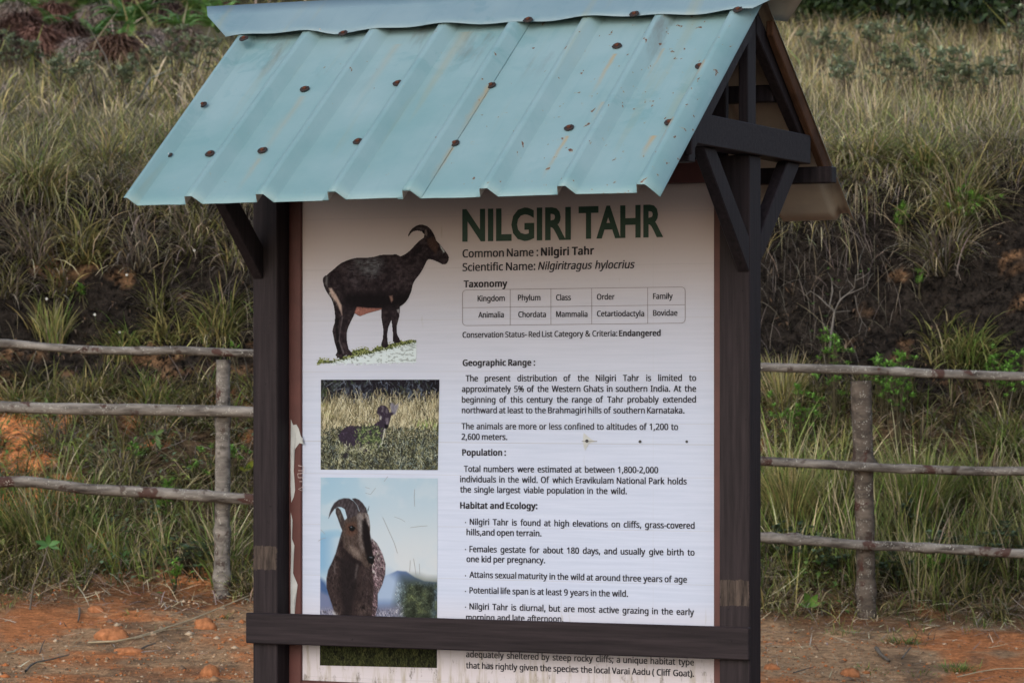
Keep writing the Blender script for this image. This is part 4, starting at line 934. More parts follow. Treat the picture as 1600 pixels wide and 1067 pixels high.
g = Bag()   # low broad-leaved weeds and seedlings mixed into the grass
for cx, cy in zip(R.uniform(-3, 3, 420), R.uniform(15.0, 16.2, 420)):
    if fbm(cx, cy, 3, 1.4, 41) < -.06: continue
    m = R.integers(8, 26); x = R.normal(cx, .05, m); y = R.normal(cy, .04, m); P_ = onground(x, y); P_[:, 2] += R.uniform(.02, .16, m)
    c = np.array([(.10, .19, .045), (.13, .20, .05), (.10, .15, .085), (.20, .24, .06), (.075, .12, .05)][R.integers(0, 5)])[None]*R.uniform(.6, 1.4, m)[:, None]
    g.add(leaf_quads(P_, np.stack([R.normal(0, 1, m), R.normal(-.5, .7, m), R.normal(.2, .4, m)], 1), np.tile((0, -.3, 1.0), (m, 1)), R.uniform(.015, .05, m), R.uniform(.010, .024, m), c))
g.build('weeds', M_leaf, label='small broad-leaved weeds mixed through the grass at the fence', cat='weeds', kind='stuff')

g = Bag()   # the same cover, thinner, carries on to both sides of the stretch in view
for xa, xb in ((-5.6, -3.1), (3.1, 5.6)):
    field(g, 420, (xa, xb), (15.0, 16.6), (.14, .34), (.006, .011), {'olive': 5, 'green': 2, 'straw': 2.5, 'dead': 2.5, 'gold': 2}, (.1, 1.1), (.4, 1.6), clump=20, cr=.06, towards=.4, nseg=3)
    field(g, 170, (xa, xb), (17.0, 17.5), (.2, .42), (.005, .009), {'olive': 4, 'dead': 5, 'straw': 3}, (.5, 1.2), (.9, 2.0), clump=22, cr=.06, towards=.7, nseg=3)
    field(g, 420, (xa*1.2, xb*1.2), (17.4, 22), (.14, .3), (.006, .012), {'olive': 6, 'straw': 3, 'gold': 2, 'dead': 3}, clump=14, cr=.09, nseg=3)
field(g, 1100, (-9, 9), (22, 50), (.2, .5), (.014, .028), {'olive': 6, 'straw': 3, 'gold': 2, 'dead': 3}, clump=12, cr=.2, nseg=2)
field(g, 900, (-16, 16), (40, 75), (.4, .8), (.03, .06), {'olive': 6, 'straw': 3, 'gold': 2, 'dead': 3}, clump=12, cr=.5, nseg=2)
g.build('outer_grass', M_grass, label='grass continuing along the bank and up the slope beyond the picture edges', cat='grass', kind='stuff')

# ------------------------------------------------------------------ pole fence
def P3(px, py, Y): return Vector(((px-800)/FPX*Y, Y, EYE+(HOR-py)/FPX*Y))
fence = empty('pole_fence', P3(800, 940, 15.0)*1.0, label='rustic fence of lichen-spotted bark poles running behind the notice board', cat='fence'); F0 = fence.location.copy()
def pole(name, pts, rad, label=None, mat=None, knots=4, seed=0, cap=True):
    rnd = np.random.default_rng(seed); P = np.array([tuple(p-F0) for p in pts]); d = np.r_[0, np.cumsum(np.linalg.norm(np.diff(P, axis=0), axis=1))]
    n = max(12, int(d[-1]/.03)); t = np.linspace(0, d[-1], n)
    Q = np.stack([np.interp(t, d, P[:, i]) for i in range(3)], 1)
    ker = np.hanning(9); ker /= ker.sum(); Qp = np.pad(Q, ((4, 4), (0, 0)), mode='edge')
    if len(pts) > 2: Q = np.stack([np.convolve(Qp[:, i], ker, 'valid') for i in range(3)], 1)
    Q = Q+np.stack([0*t, .006*fbm(t*3, t*0+seed, 3, 1), .006*fbm(t*4, t*0+seed+5, 3, 1)], 1)
    r = np.interp(t, np.linspace(0, d[-1], len(rad)), rad)*(1+.12*fbm(t*5, t*0+seed, 3, 1))
    for kx in rnd.uniform(0, d[-1], knots): r = r*(1+.28*np.exp(-((t-kx)/.02)**2))
    T = unit(np.gradient(Q, axis=0)); up = np.array((0, 1.0, 0)); a = unit(np.cross(T, up)); b = np.cross(T, a); ns = 14; th = np.arange(ns)/ns*2*np.pi
    rr_ = r[:, None]*(1+.10*fbm(th[None]*1.3+seed, t[:, None]*7, 3, 1))
    V = Q[:, None]+rr_[..., None]*(a[:, None]*np.cos(th)[None, :, None]+b[:, None]*np.sin(th)[None, :, None]); idx = np.arange(n*ns).reshape(n, ns)
    f = np.stack([idx[:-1], np.roll(idx[:-1], -1, 1), np.roll(idx[1:], -1, 1), idx[1:]], -1).reshape(-1, 4)
    V = np.concatenate([V.reshape(-1, 3), Q[:1], Q[-1:]]); c0, c1 = n*ns, n*ns+1
    caps = np.array([[c0, idx[0, (j+1) % ns], idx[0, j]] for j in range(ns)]+[[c1, idx[-1, j], idx[-1, (j+1) % ns]] for j in range(ns)])
    return link(name, np_mesh(name, V, [f, caps], None, smooth=True), fence, mat or M_pole, label=label)
YR = 14.93
pole('rail', [P3(x, y, YR) for x, y in ((-420, 528), (-150, 532), (0, 536), (62, 541.6), (140, 547), (211, 548.4), (275, 546.4), (337, 550), (394, 552), (600, 560), (840, 566))], (.021, .019, .017), seed=1)
pole('rail', [P3(x, y, YR) for x, y in ((-420, 628), (0, 635.5), (98, 639), (214, 639.7), (337, 641.4), (394, 643.4), (620, 662), (860, 690))], (.0275, .0265, .025), seed=2)
pole('rail', [P3(x, y, YR) for x, y in ((-420, 744), (0, 753), (42, 751), (126, 763), (225, 768.5), (309, 774), (394, 780.3), (620, 800), (850, 812))], (.026, .025, .030), seed=3)
pole('rail', [P3(x, y, YR) for x, y in ((760, 561), (1000, 567), (1191, 573.3), (1349, 578), (1461, 584.3), (1599, 588.8), (1850, 598), (2020, 602))], (.022, .0205, .022), seed=4)
pole('rail', [P3(x, y, YR) for x, y in ((770, 690), (1000, 706), (1191, 720), (1306, 726.5), (1405, 732), (1503, 735.5), (1599, 735.5), (1850, 742), (2020, 748))], (.023, .021, .022), seed=5)
pole('rail', [P3(x, y, YR) for x, y in ((780, 812), (1000, 828), (1192, 839), (1274, 844.6), (1341, 852), (1409, 854), (1476, 856.7), (1600, 864.7), (1850, 876), (2020, 880))], (.024, .0225, .021), seed=6)
YP = 15.0
pole('post', [P3(349, 556, YP), P3(348, 740, YP), P3(346, 1000, YP)], (.033, .035, .039), seed=7)
pole('post', [P3(1345, 589, YP), P3(1350, 760, YP), P3(1355, 1010, YP)], (.047, .044, .046), seed=8, mat=M_pole2, label='thicker brown post of the fence, right of the board')
pole('post', [P3(-560, 530, YP), P3(-562, 980, YP)], (.035, .038), seed=9)
pole('post', [P3(2240, 610, YP), P3(2242, 1050, YP)], (.036, .04), seed=10)

# ------------------------------------------------------------------ tussocks: each a plant of its own
def tussock(px, py, n, L, mixd, label, lean=(.05, 1.0), droop=(.4, 1.6), cr=.05, width=(.0045, .009), group=None, back=0.0, val=(.7, 1.25), fwd=.3):
    b = hit(px, py); x = b.x+R.normal(0, cr, n); y = b.y+back+R.normal(0, cr*.6, n); az = np.arctan2(y-b.y-back, x-b.x)+R.normal(0, .7, n); az = np.where(R.random(n) < fwd, R.normal(-math.pi/2, .9, n), az)
    cb, ct = colors(n, mixd, val); bag = Bag(); base = np.stack([x, y, np.maximum(H(x, y), b.z-.1)-.01], 1)
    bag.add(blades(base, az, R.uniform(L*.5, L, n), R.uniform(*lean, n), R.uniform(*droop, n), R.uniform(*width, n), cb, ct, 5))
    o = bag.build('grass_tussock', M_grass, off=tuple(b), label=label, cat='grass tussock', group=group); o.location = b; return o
GR = 'grass tussocks on the bank'
oy = {'olive': 5, 'gold': 2, 'straw': 2, 'green': 1.5}; od = {'olive': 3, 'dead': 4, 'straw': 2, 'gold': 1}; gy = {'olive': 3, 'green': 3, 'gold': 2}
for a in [
 (55, 300, 620, .42, oy, 'largest drooping olive tussock on the bank lip, far left above the fence'),
 (160, 262, 420, .34, {'olive': 3, 'gold': 3, 'dead': 2}, 'brownish tussock on the lip between the far-left tussock and the roof eave'),
 (128, 385, 420, .30, {'olive': 4, 'gold': 3, 'dead': 2}, 'yellow-green tussock hanging alone on the dark cut face left of the board'),
 (255, 315, 380, .34, od, 'shaggy olive tussock hanging on the cut just below the left roof corner'),
 (215, 395, 300, .30, {'dead': 6, 'straw': 2}, 'grey dead tussock drooping on the cut beside the yellow-green one'),
 (50, 385, 380, .34, {'dead': 6, 'straw': 2, 'olive': 2}, 'long dead grass skirt hanging on the cut at the far left'),
 (10, 440, 260, .26, od, 'drooping grass clump low on the cut at the left picture edge'),
 (300, 372, 380, .32, {'dead': 5, 'olive': 3, 'straw': 2}, 'grey-green grass hanging below the roof corner beside the knee brace'),
 (370, 395, 260, .26, od, 'drooping grass partly hidden by the left knee brace'),
 (90, 440, 220, .22, {'dead': 4, 'olive': 3, 'gold': 1}, 'small withered tussock halfway down the left cut'),
 (250, 455, 220, .2, {'olive': 4, 'dead': 3}, 'small olive tussock low on the dark cut left of the board'),
 (345, 520, 420, .33, oy, 'olive tussock right above the left fence post'),
 (80, 535, 260, .24, oy, 'upright tussock just above the top rail, left part of the fence'),
 (190, 545, 260, .22, gy, 'fresh green tussock behind the top rail midway to the left post'),
 (265, 530, 220, .22, {'gold': 4, 'olive': 3}, 'golden green tussock behind the top rail near the left post'),
 (30, 640, 280, .25, oy, 'tussock between the upper two rails at the left picture edge'),
 (130, 625, 300, .25, {'gold': 4, 'olive': 3, 'straw': 2}, 'yellowish tussock between the upper two rails, left side'),
 (240, 632, 300, .25, gy, 'green tussock between the upper two rails, close to the left post'),
 (40, 850, 380, .36, gy, 'tall green tussock below the lowest rail at the left picture edge'),
 (190, 745, 300, .26, od, 'dry olive tussock behind the lowest left rail'),
 (100, 700, 280, .28, {'dead': 4, 'olive': 3}, 'greyish tussock above the lowest left rail'),
 (1350, 262, 620, .34, oy, 'broad dark green tussock on the bank lip beside the rear roof corner'),
 (1450, 262, 420, .30, gy, 'bright green tussock on the lip right of the broad dark one'),
 (1560, 240, 420, .30, {'olive': 3, 'straw': 3, 'dead': 2}, 'straw-coloured tussock on the lip at the right picture edge'),
 (1500, 330, 560, .42, {'olive': 4, 'straw': 3, 'gold': 2, 'green': 1}, 'huge shaggy tussock spilling down the dark cut face on the right'),
 (1475, 400, 420, .36, {'olive': 2, 'dead': 5, 'straw': 2}, 'dead grey skirt of grass hanging below the huge right tussock'),
 (1515, 560, 380, .27, {'olive': 5, 'green': 2, 'gold': 1}, 'yellow-green spiky tussock right above the top rail, right side'),
 (1470, 545, 200, .20, oy, 'small spiky tussock left of the yellow-green one above the right top rail'),
 (1225, 640, 380, .34, {'straw': 3, 'gold': 3, 'olive': 3}, 'tall straw-tipped tussock against the right post of the board, upper'),
 (1235, 830, 520, .45, {'gold': 4, 'olive': 4, 'green': 1}, 'tall golden reed tussock between the board and the right fence post'),
 (1440, 830, 620, .50, {'green': 4, 'olive': 5, 'straw': 1}, 'tallest fresh green tussock right of the right fence post'),
 (1530, 790, 480, .42, {'green': 3, 'olive': 5, 'straw': 1}, 'green tussock at the right edge behind the middle rail'),
 (1575, 700, 360, .32, {'green': 3, 'olive': 4, 'straw': 2}, 'leaning olive tussock above the middle rail at the right picture edge'),
 (1300, 700, 220, .24, oy, 'short tussock behind the middle rail left of the right fence post')]:
    sty = a[5]; up = any(w_ in sty for w_ in ('reed', 'tallest', 'upright', 'straw-tipped'))
    tussock(*a, group=GR, lean=(.02, .5) if up else (.1, 1.1), droop=(.1, .8) if up else (.5, 1.7), cr=.035 if up else .05)
for a in [(1495, 1048, 150, .07, {'green': 6, 'olive': 2}, 'small bright green grass tuft on the dirt at the lower right'), (1358, 1048, 60, .045, {'green': 4, 'olive': 3}, 'tiny green grass tuft on the dirt under the right fence post'),
          (1410, 1005, 150, .07, {'green': 3, 'olive': 3, 'dead': 2}, 'low dull green mat of grass on the dirt below the fence'), (1430, 1054, 70, .04, {'green': 3, 'dead': 3}, 'flat patch of grass between the two dirt tufts'),
          (1320, 990, 70, .05, {'green': 4, 'olive': 2}, 'small green sprout at the foot of the bank left of the right fence post'), (246, 982, 40, .03, {'green': 3, 'olive': 2}, 'tiny green tuft beside the orange clod on the left dirt')]:
    tussock(*a, group='grass tufts on the dirt', lean=(.2, 1.2), droop=(.2, 1.0), cr=.04, width=(.004, .007), fwd=.1)

# ------------------------------------------------------------------ shrubs and herbs
def stems_and_heads(name, px, py, hts, spread, head, stemcol, label, cat, group=None, nstem=6, mat=M_leaf, side=3, rstem=.003):
    b = hit(px, py); rt = empty(name, b, 0, label=label, cat=cat, group=group); st_ = Bag(); lf = Bag()
    for i in range(nstem):
        h = R.uniform(*hts); ax, ay = R.normal(0, spread, 2); p0 = np.array((R.normal(0, .015), R.normal(0, .015), -.03)); p3 = np.array((ax, ay, h)); p1 = p0*.6+p3*.4+R.normal(0, spread*.2, 3)
        pts = [p0, p1, p0*.2+p3*.8+R.normal(0, spread*.1, 3), p3]; tube(st_, pts, rstem*1.3, rstem*.6, stemcol, 4); head(lf, p3, 1)
        for j in range(side):
            q = p1+(p3-p1)*R.uniform(.1, .9); e = q+np.array((R.normal(0, spread*.5), R.normal(0, spread*.5), R.uniform(.02, .08))); tube(st_, [q, (q+e)/2+R.normal(0, .004, 3), e], rstem*.7, rstem*.4, stemcol, 3); head(lf, e, .75)
    st_.build('stem', M_twig_leaf, rt); lf.build('foliage', mat, rt); return rt
M_twig_leaf = mat_leaf('woody_stems', .85, .1, .0)
gy_head = lambda bag, P, k: rosette(bag, P, 12, .055*k, .020, (.235, .275, .165), .5)
for px, py, h, l in [(1335, 168, .16, 'grey-green rosette shrub nearest the roof in the row on the meadow edge'), (1378, 165, .24, 'tallest many-headed grey-green shrub in the meadow row'), (1400, 172, .18, 'grey-green shrub just right of the tallest in the meadow row'), (1440, 160, .18, 'flat-topped grey-green shrub in the middle of the meadow row'),
                     (1462, 178, .14, 'low grey-green shrub under the flat-topped one'), (1490, 165, .17, 'wide grey-green shrub right of the flat-topped one'), (1522, 178, .17, 'slim grey-green shrub near the right end of the meadow row'), (1545, 172, .16, 'grey-green shrub last but one in the meadow row'),
                     (1590, 160, .32, 'large grey-green shrub cut by the right picture edge'), (1275, 118, .16, 'pale grey-green shrub beside the roof edge'), (1360, 100, .16, 'small grey-green shrub farther up the right meadow'), (1440, 95, .12, 'distant grey-green shrub below the dark bushes'), (1300, 110, .14, 'grey-green shrub up the meadow near the roof'),
                     (270, 135, .22, 'bushy grey-green shrub close to the left roof end'), (300, 150, .20, 'grey-green shrub touching the left roof edge'), (235, 140, .16, 'low grey-green shrub left of the bushy one'), (190, 165, .14, 'small grey-green shrub in the left grass'), (130, 150, .16, 'grey-green shrub with pale flowers in the left grass'), (95, 158, .15, 'grey-green shrub second from the left picture edge'), (15, 135, .20, 'leafy grey-green shrub at the left picture edge'), (60, 130, .15, 'small grey-green shrub near the left picture edge')]:
    stems_and_heads('rosette_shrub', px, py+6, (h*1.4, h*2.1), .08, gy_head, (.09, .07, .05), l, 'shrub', 'grey-green shrubs on the meadow', nstem=7)
br_head = lambda bag, P, k: rosette(bag, P, 12, .040*k, .010, (.17, .34, .06), .5)
for px, py, h, l, ns in [(1245, 720, .22, 'vivid green bush between the board and the right fence post', 12), (1300, 690, .32, 'open green bush left of the right fence post', 9), (1400, 720, .34, 'loose green bush right of the right fence post', 12), (1380, 665, .22, 'small green bush touching the right fence post', 7), (1560, 660, .20, 'yellow-green bush at the right below the top rail', 11), (1590, 640, .18, 'yellow-green sprig cut by the right picture edge', 6),
                         (1520, 375, .16, 'bright green sprigs growing in the huge right tussock', 9), (1410, 385, .12, 'small bright green sprigs left of the huge right tussock', 7), (1436, 460, .07, 'single bright green sprig on the dark cut', 3), (1287, 566, .09, 'single light green shoot above the right top rail', 3), (372, 590, .08, 'light green shoot beside the top of the left fence post', 3),
                         (210, 745, .10, 'light green sprig above the lowest left rail', 3), (130, 478, .07, 'tiny green sprig under the cut on the left', 2), (360, 780, .16, 'small leafy green plant right of the left fence post', 5), (255, 830, .14, 'small clover-like green plant below the lowest left rail', 5), (275, 925, .08, 'low green herb at the bank foot near the left fence post', 4), (1465, 935, .12, 'pale yellow-green herb in the undergrowth below the right rail', 4)]:
    stems_and_heads('green_bush', px, py, (h*.9, h*1.6), .07 if h > .15 else .02, br_head, (.07, .06, .035), l, 'bush', 'bright green bushes on the bank', nstem=ns, side=3 if h > .1 else 1)
ov_head = lambda bag, P, k: rosette(bag, P, 7, .038*k, .026, (.095, .14, .080), .25)
for px, py, h, l in [(1420, 850, .22, 'dark round-leaved undergrowth with a white flower right of the fence post'), (1470, 905, .20, 'dark round-leaved undergrowth below the lowest rail, middle right'), (1530, 925, .20, 'round-leaved undergrowth towards the right picture edge'), (1580, 900, .22, 'round-leaved undergrowth at the right picture edge'), (1400, 925, .18, 'round-leaved undergrowth beside the right fence post foot'), (1270, 900, .22, 'blue-green undergrowth left of the right fence post'), (1230, 890, .20, 'blue-green undergrowth against the board, lower right'), (1310, 915, .18, 'dark undergrowth hugging the left side of the right fence post'), (310, 900, .14, 'dark leafy undergrowth left of the left fence post')]:
    stems_and_heads('leafy_undergrowth', px, py, (h*.4, h), .07, ov_head, (.05, .045, .03), l, 'undergrowth', 'round-leaved undergrowth at the fence', nstem=9)
def flower(px, py, up, label):
    b = hit(px, py); b = b+Vector((0, -.05, up)); rt = Bag(); n = 7; az_ = np.linspace(0, 6.28, n+1)[:-1]; d = np.stack([np.cos(az_)*.8, -.5+0*az_, np.sin(az_)*.8], 1)
    rt.add(leaf_quads(np.zeros((n, 3)), d, np.tile((0, -1.0, 0.1), (n, 1)), .009, .007, np.tile((.6, .6, .56), (n, 1)))); tube(rt, [(0, .004, 0), (.003, .02, -.04), (0, .03, -up)], .0015, .0015, (.08, .1, .05), 3)
    o = rt.build('white_flower', M_leaf, label=label, cat='flower', group='white flowers'); o.location = b
for px, py, up, l in [(1440, 840, .11, 'larger white flower over the lowest rail right of the fence post'), (1428, 842, .10, 'smaller white flower just left of the larger one'), (1395, 842, .08, 'white flower closest to the right fence post'), (189, 535, .05, 'white flower above the top rail, left side'), (150, 510, .05, 'white flower on the cut left of the board'), (75, 478, .03, 'white speck of a flower at the foot of the cut, far left'), (200, 440, .03, 'white flower on the dark cut left of the board'), (282, 665, .05, 'white-green flower between the rails near the left post'), (305, 405, .03, 'white flower on the cut left of the knee brace')]:
    flower(px, py, up, l)

# saplings with big single leaves
def sapling(px, py, leaves, h, label, col=(.07, .17, .045), bend=.0, r=.004):
    b = hit(px, py); rt = empty('sapling', b, 0, label=label, cat='sapling', group='broad-leaved saplings'); st_ = Bag(); top = np.array((bend, -.04, h))
    tube(st_, [(0, 0, -.02), (bend*.2, -.02, h*.35), (bend*.7, -.03, h*.7), top], r*1.4, r*.6, (.13, .11, .09), 5); st_.build('stem', M_twig_leaf, rt)
    for a, e, L in leaves:
        d = np.array([[math.cos(a)*math.cos(e), -.35, math.sin(a)*math.cos(e)]]); lf = Bag(); P = top[None]
        n_ = 5; u = unit(d); s = unit(np.cross(u, np.array([[0, -1.0, .4]]))); nn = np.cross(s, u); V = []; 
        for k in np.linspace(0, 1, n_+1):
            wd = .36*L*math.sin(math.pi*k**.8)*(1 if k < 1 else 0); c_ = P[0]+u[0]*L*k+np.array((0, 0, -.18*L*k*k))
            V += [c_+s[0]*wd*.5, c_+nn[0]*(-.06*L*math.sin(math.pi*k)), c_-s[0]*wd*.5]
        V = np.array(V); F = []
        for i in range(n_): F += [(3*i, 3*i+1, 3*i+4, 3*i+3), (3*i+1, 3*i+2, 3*i+5, 3*i+4)]
        lf.add((V, np.array(F), np.tile(np.array(col)*R.uniform(.8, 1.25), (len(V), 1)))); lf.build('leaf', M_leaf, rt)
sapling(46, 952, [(.5, .2, .07), (1.5, .1, .07), (2.6, .2, .07), (-.1, .3, .06), (3.3, .3, .05)], .29, 'woody sapling with five broad leaves at the lower left', bend=.09)
sapling(190, 885, [(.6, .2, .07), (2.7, .2, .06), (-.6, .3, .06)], .05, 'low broad-leaved plant under the lowest left rail')
sapling(118, 715, [(2.9, .2, .07), (-1.3, .2, .07), (.3, .5, .04)], .06, 'broad-leaved seedling with a yellowing leaf between the left rails', (.12, .15, .035))
sapling(245, 712, [(.7, .2, .06), (-1.2, .2, .07), (2.8, .3, .05), (1.8, .2, .04)], .10, 'reddish-stemmed broad-leaved plant above the lowest left rail', (.09, .15, .04))
sapling(385, 760, [(1.0, .1, .09), (2.4, .4, .05)], .07, 'large yellow-green leaf between the left fence post and the board', (.22, .24, .035))
sapling(1266, 890, [(.3, .2, .08), (1.4, .2, .07), (2.8, .2, .08)], .10, 'blue-green broad-leaved plant just under the lowest right rail', (.09, .15, .085))
sapling(1265, 955, [(1.2, .2, .09), (1.9, .1, .10), (2.7, .2, .07), (.6, .2, .06)], .02, 'spiky light green seedling at the foot of the bank by the board', (.10, .20, .035))

# bare branching shrub on the cut
b = hit(1296, 545); rt = empty('bare_shrub', b, 0, label='leafless grey shrub with forked twigs against the dark cut bank', cat='shrub'); st_ = Bag(); lf = Bag()
def Q3(px, py, dy=0): 
    Y = b.y-.10+dy; return np.array(tuple(P3(px, py, Y)-b))
for pts, r0, r1 in [([(1296, 548), (1299, 520), (1304, 486)], .0075, .0058), ([(1304, 486), (1292, 476), (1279, 463)], .005, .003), ([(1279, 463), (1266, 455), (1258, 462)], .002, .001), ([(1296, 479), (1301, 455), (1299, 435), (1293, 425)], .0045, .0018), ([(1304, 486), (1313, 468), (1322, 461), (1336, 455)], .0055, .003), ([(1313, 470), (1312, 455), (1318, 448)], .003, .0015), ([(1322, 461), (1335, 450), (1337, 430), (1346, 428)], .003, .0014), ([(1336, 455), (1350, 449), (1357, 442)], .002, .001), ([(1336, 462), (1340, 485), (1347, 502), (1342, 520)], .0022, .001), ([(1304, 488), (1320, 486), (1329, 486)], .002, .001), ([(1337, 438), (1350, 432), (1360, 424)], .0018, .0008), ([(1299, 440), (1310, 450), (1318, 448)], .0015, .0008), ([(1299, 520), (1288, 508), (1284, 500)], .002, .001), ([(1335, 450), (1325, 438), (1322, 425)], .002, .0008), ([(1347, 502), (1355, 512), (1352, 525)], .0012, .0006)]:
    P_ = [Q3(x, y, R.uniform(-.03, .03) if i else 0) for i, (x, y) in enumerate(pts)]; P_[0] = Q3(*pts[0]); tube(st_, P_, r0*.95, r1*1.0, (.15, .135, .12), 6)
for x, y in [(1325, 422), (1300, 438), (1270, 475), (1290, 495), (1286, 508), (1268, 518), (1310, 440), (1345, 425), (1294, 421), (1358, 423), (1292, 460)]: rosette(lf, Q3(x, y), 6, .018, .007, (.08, .17, .03), .5)
st_.build('branches', M_twig_leaf, rt); lf.build('leaf_sprigs', M_leaf, rt)

# ------------------------------------------------------------------ bracken on the upper left, dark bushes upper right
def fern(px, py, n, L, col, label, group):
    n = int(n*1.5); L = L*.85
    b = hit(px, py); bag = Bag()
    for i in range(n):
        az_ = R.uniform(0, 6.28); le = L*R.uniform(.7, 1.1); m = 9; lean = R.uniform(.2, .9); P_ = []; p_ = np.array((0., 0., -.03))
        for j in range(m+1):
            ph = lean+1.5*(j/m)**1.4; P_.append(p_.copy()); p_ = p_+np.array((math.cos(az_)*math.sin(ph), math.sin(az_)*math.sin(ph), math.cos(ph)))*le/m
        P_ = np.array(P_); tube(bag, P_[::3], .004, .002, np.array(col)*.6, 3); T = unit(np.gradient(P_, axis=0)); S_ = unit(np.cross(T, (0, 0, 1.0))); N_ = np.cross(S_, T)
        for j in range(2, m+1):
            for sg in (-1, 1):
                for kk in (0, .5):
                    pp = P_[j]+T[j]*kk*le/m; d = S_[j]*sg+T[j]*.4; c = np.array(col)*R.uniform(.6, 1.4)
                    bag.add(leaf_quads(pp[None], d[None], N_[j][None], le*.26*(1.08-j/m), le*.075, c[None], .25))
    o = bag.build('bracken', M_leaf, label=label, cat='fern', group=group); o.location = b+Vector((0, 0, .10))
def deadfern(px, py, rad, col, label):
    b = hit(px, py); n = 1500; bag = Bag(); az_ = R.uniform(0, 6.28, n); rr_ = R.random(n)**.5; top = rad*1.35
    base = np.stack([np.cos(az_)*rr_*rad*.75, np.sin(az_)*rr_*rad*.75, top*np.sqrt(np.clip(1-rr_**2*.8, 0, 1))+R.normal(0, rad*.08, n)], 1)
    v = R.uniform(.45, 1.4, n)[:, None]; c = np.array(col)[None]*v
    bag.add(blades(base, az_+R.normal(0, .4, n), R.uniform(.35, .9, n)*rad, R.uniform(.8, 1.8, n), R.uniform(.5, 1.6, n), R.uniform(.007, .018, n), c*.6, c, 3))
    for i in range(10):
        a = R.uniform(0, 6.28); tube(bag, [(0, 0, -.05), (math.cos(a)*rad*.2, math.sin(a)*rad*.2, top*.6), (math.cos(a)*rad*.4, math.sin(a)*rad*.4, top*.9)], .008, .004, np.array(col)*.5, 3)
    o = bag.build('dead_bracken', M_dead, label=label, cat='fern', group='dead bracken mounds on the upper left slope'); o.location = b
gf = (.13, .25, .065)
for px, py, n, L, l in [(140, 85, 8, .5, 'small green bracken clump between the pale mounds'), (45, 50, 9, .6, 'green bracken clump behind the rust-red mound'), (195, 92, 8, .45, 'light green bracken clump left of the pale mound'), (312, 40, 9, .6, 'green bracken clump under the tip of the ridge cap'), (15, 45, 12, .7, 'green bracken clump at the top left corner'), (60, 20, 12, .8, 'green bracken clump on the top edge, second from the left'), (120, 42, 12, .7, 'green bracken clump between rust-brown mounds'), (165, 28, 14, .9, 'broad green bracken clump at the top, left of the roof'), (205, 60, 12, .6, 'green bracken clump in front of the broad one'), (250, 25, 14, .9, 'tall green bracken clump at the top edge'), (290, 12, 13, .9, 'green bracken clump left of the ridge cap'), (330, 5, 12, .8, 'green bracken clump behind the ridge cap end'), (285, 62, 7, .4, 'small bright bracken clump under the ridge cap end'), (225, 48, 8, .45, 'light green bracken clump beside the grey mound'), (340, 65, 8, .5, 'green bracken clump tucked behind the ridge cap corner'), (90, 75, 8, .5, 'small green bracken clump in the brown patch'), (400, 2, 12, .8, 'green bracken clump above the ridge, left'), (470, 0, 12, .8, 'green bracken clump above the ridge, middle'), (560, 0, 10, .8, 'green bracken clump above the ridge, right')]:
    fern(px, py, n, L, np.array(gf)*R.uniform(.8, 1.2), l, 'green bracken clumps on the upper left slope')
rc = (.25, .135, .105); gc = (.40, .33, .29)
for px, py, rad, col, l in [(85, 62, .22, rc, 'rust-red dead bracken mound in the upper left'), (35, 85, .24, (.13, .075, .06), 'dark brown dead mound below the top left corner'), (60, 110, .24, rc, 'rust-brown dead mound below the red one'), (28, 52, .2, gc, 'greyish dead mound at the left edge of the upper slope'), (125, 115, .18, gc, 'pale pinkish dead mound in front of the brown ones'), (182, 118, .22, (.19, .115, .085), 'largest pinkish-brown dead mound, left of the roof'), (155, 60, .2, gc, 'grey dead mound between green clumps'), (215, 30, .2, (.17, .10, .08), 'brown dead mound under the tall bracken'), (255, 48, .2, (.12, .08, .07), 'dark brown dead mound left of the ridge cap'), (225, 95, .16, gc, 'pale dead mound right of the largest one'), (250, 85, .14, gc, 'small pale dead mound near the roof'), (290, 88, .16, (.26, .2, .16), 'straw-pale dead mound just left of the roof edge'), (105, 88, .2, (.13, .08, .065), 'brown dead mound behind the pale pinkish one'), (20, 5, .2, rc, 'rust-red mound at the very top left'), (300, 35, .18, (.13, .09, .075), 'brown dead mound beneath the ridge cap tip'), (5, 112, .2, (.14, .1, .08), 'brown mound cut by the left picture edge'), (340, 28, .2, rc, 'rust mound hidden behind the ridge cap tip'), (160, 8, .2, rc, 'rust mound at the top between bracken clumps')]:
    deadfern(px, py, rad, col, l)
def dark_bush(px, py, rx, rz, col, label):
    b = hit(px, py); rt = empty('dark_bush', b, 0, label=label, cat='bush', group='dark bushes at the top of the meadow'); tr = Bag(); cr_ = Bag()
    for i in range(6):
        a = R.uniform(0, 6.28); e = np.array((math.cos(a)*rx*.5, math.sin(a)*rx*.4, rz*R.uniform(.7, 1.2))); tube(tr, [(0, 0, -.1), e*.45+R.normal(0, .05, 3), e], .04, .012, (.06, .05, .04), 5)
    tr.build('trunk', M_twig_leaf, rt); nc = 46; cs = unit(R.normal(0, 1, (nc, 3)))*R.uniform(.45, 1, nc)[:, None]*np.array((rx, rx*.8, rz))+np.array((0, 0, rz*.95)); cs = cs[cs[:, 2] > .02]
    for c in cs:
        m = 90; P_ = c+R.normal(0, .11, (m, 3))*np.array((1.4, 1.2, .8)); d = unit(R.normal(0, 1, (m, 3))+np.array((0, 0, .4))); cc = np.array(col)[None]*R.uniform(.4, 1.6, m)[:, None]*R.uniform(.6, 1.4)
        cr_.add(leaf_quads(P_, d, unit(R.normal(0, 1, (m, 3))+np.array((0, 0, 1.0))), R.uniform(.06, .11, m), .045, cc))
    cr_.build('crown', M_leaf, rt)
dg_ = (.028, .050, .016)
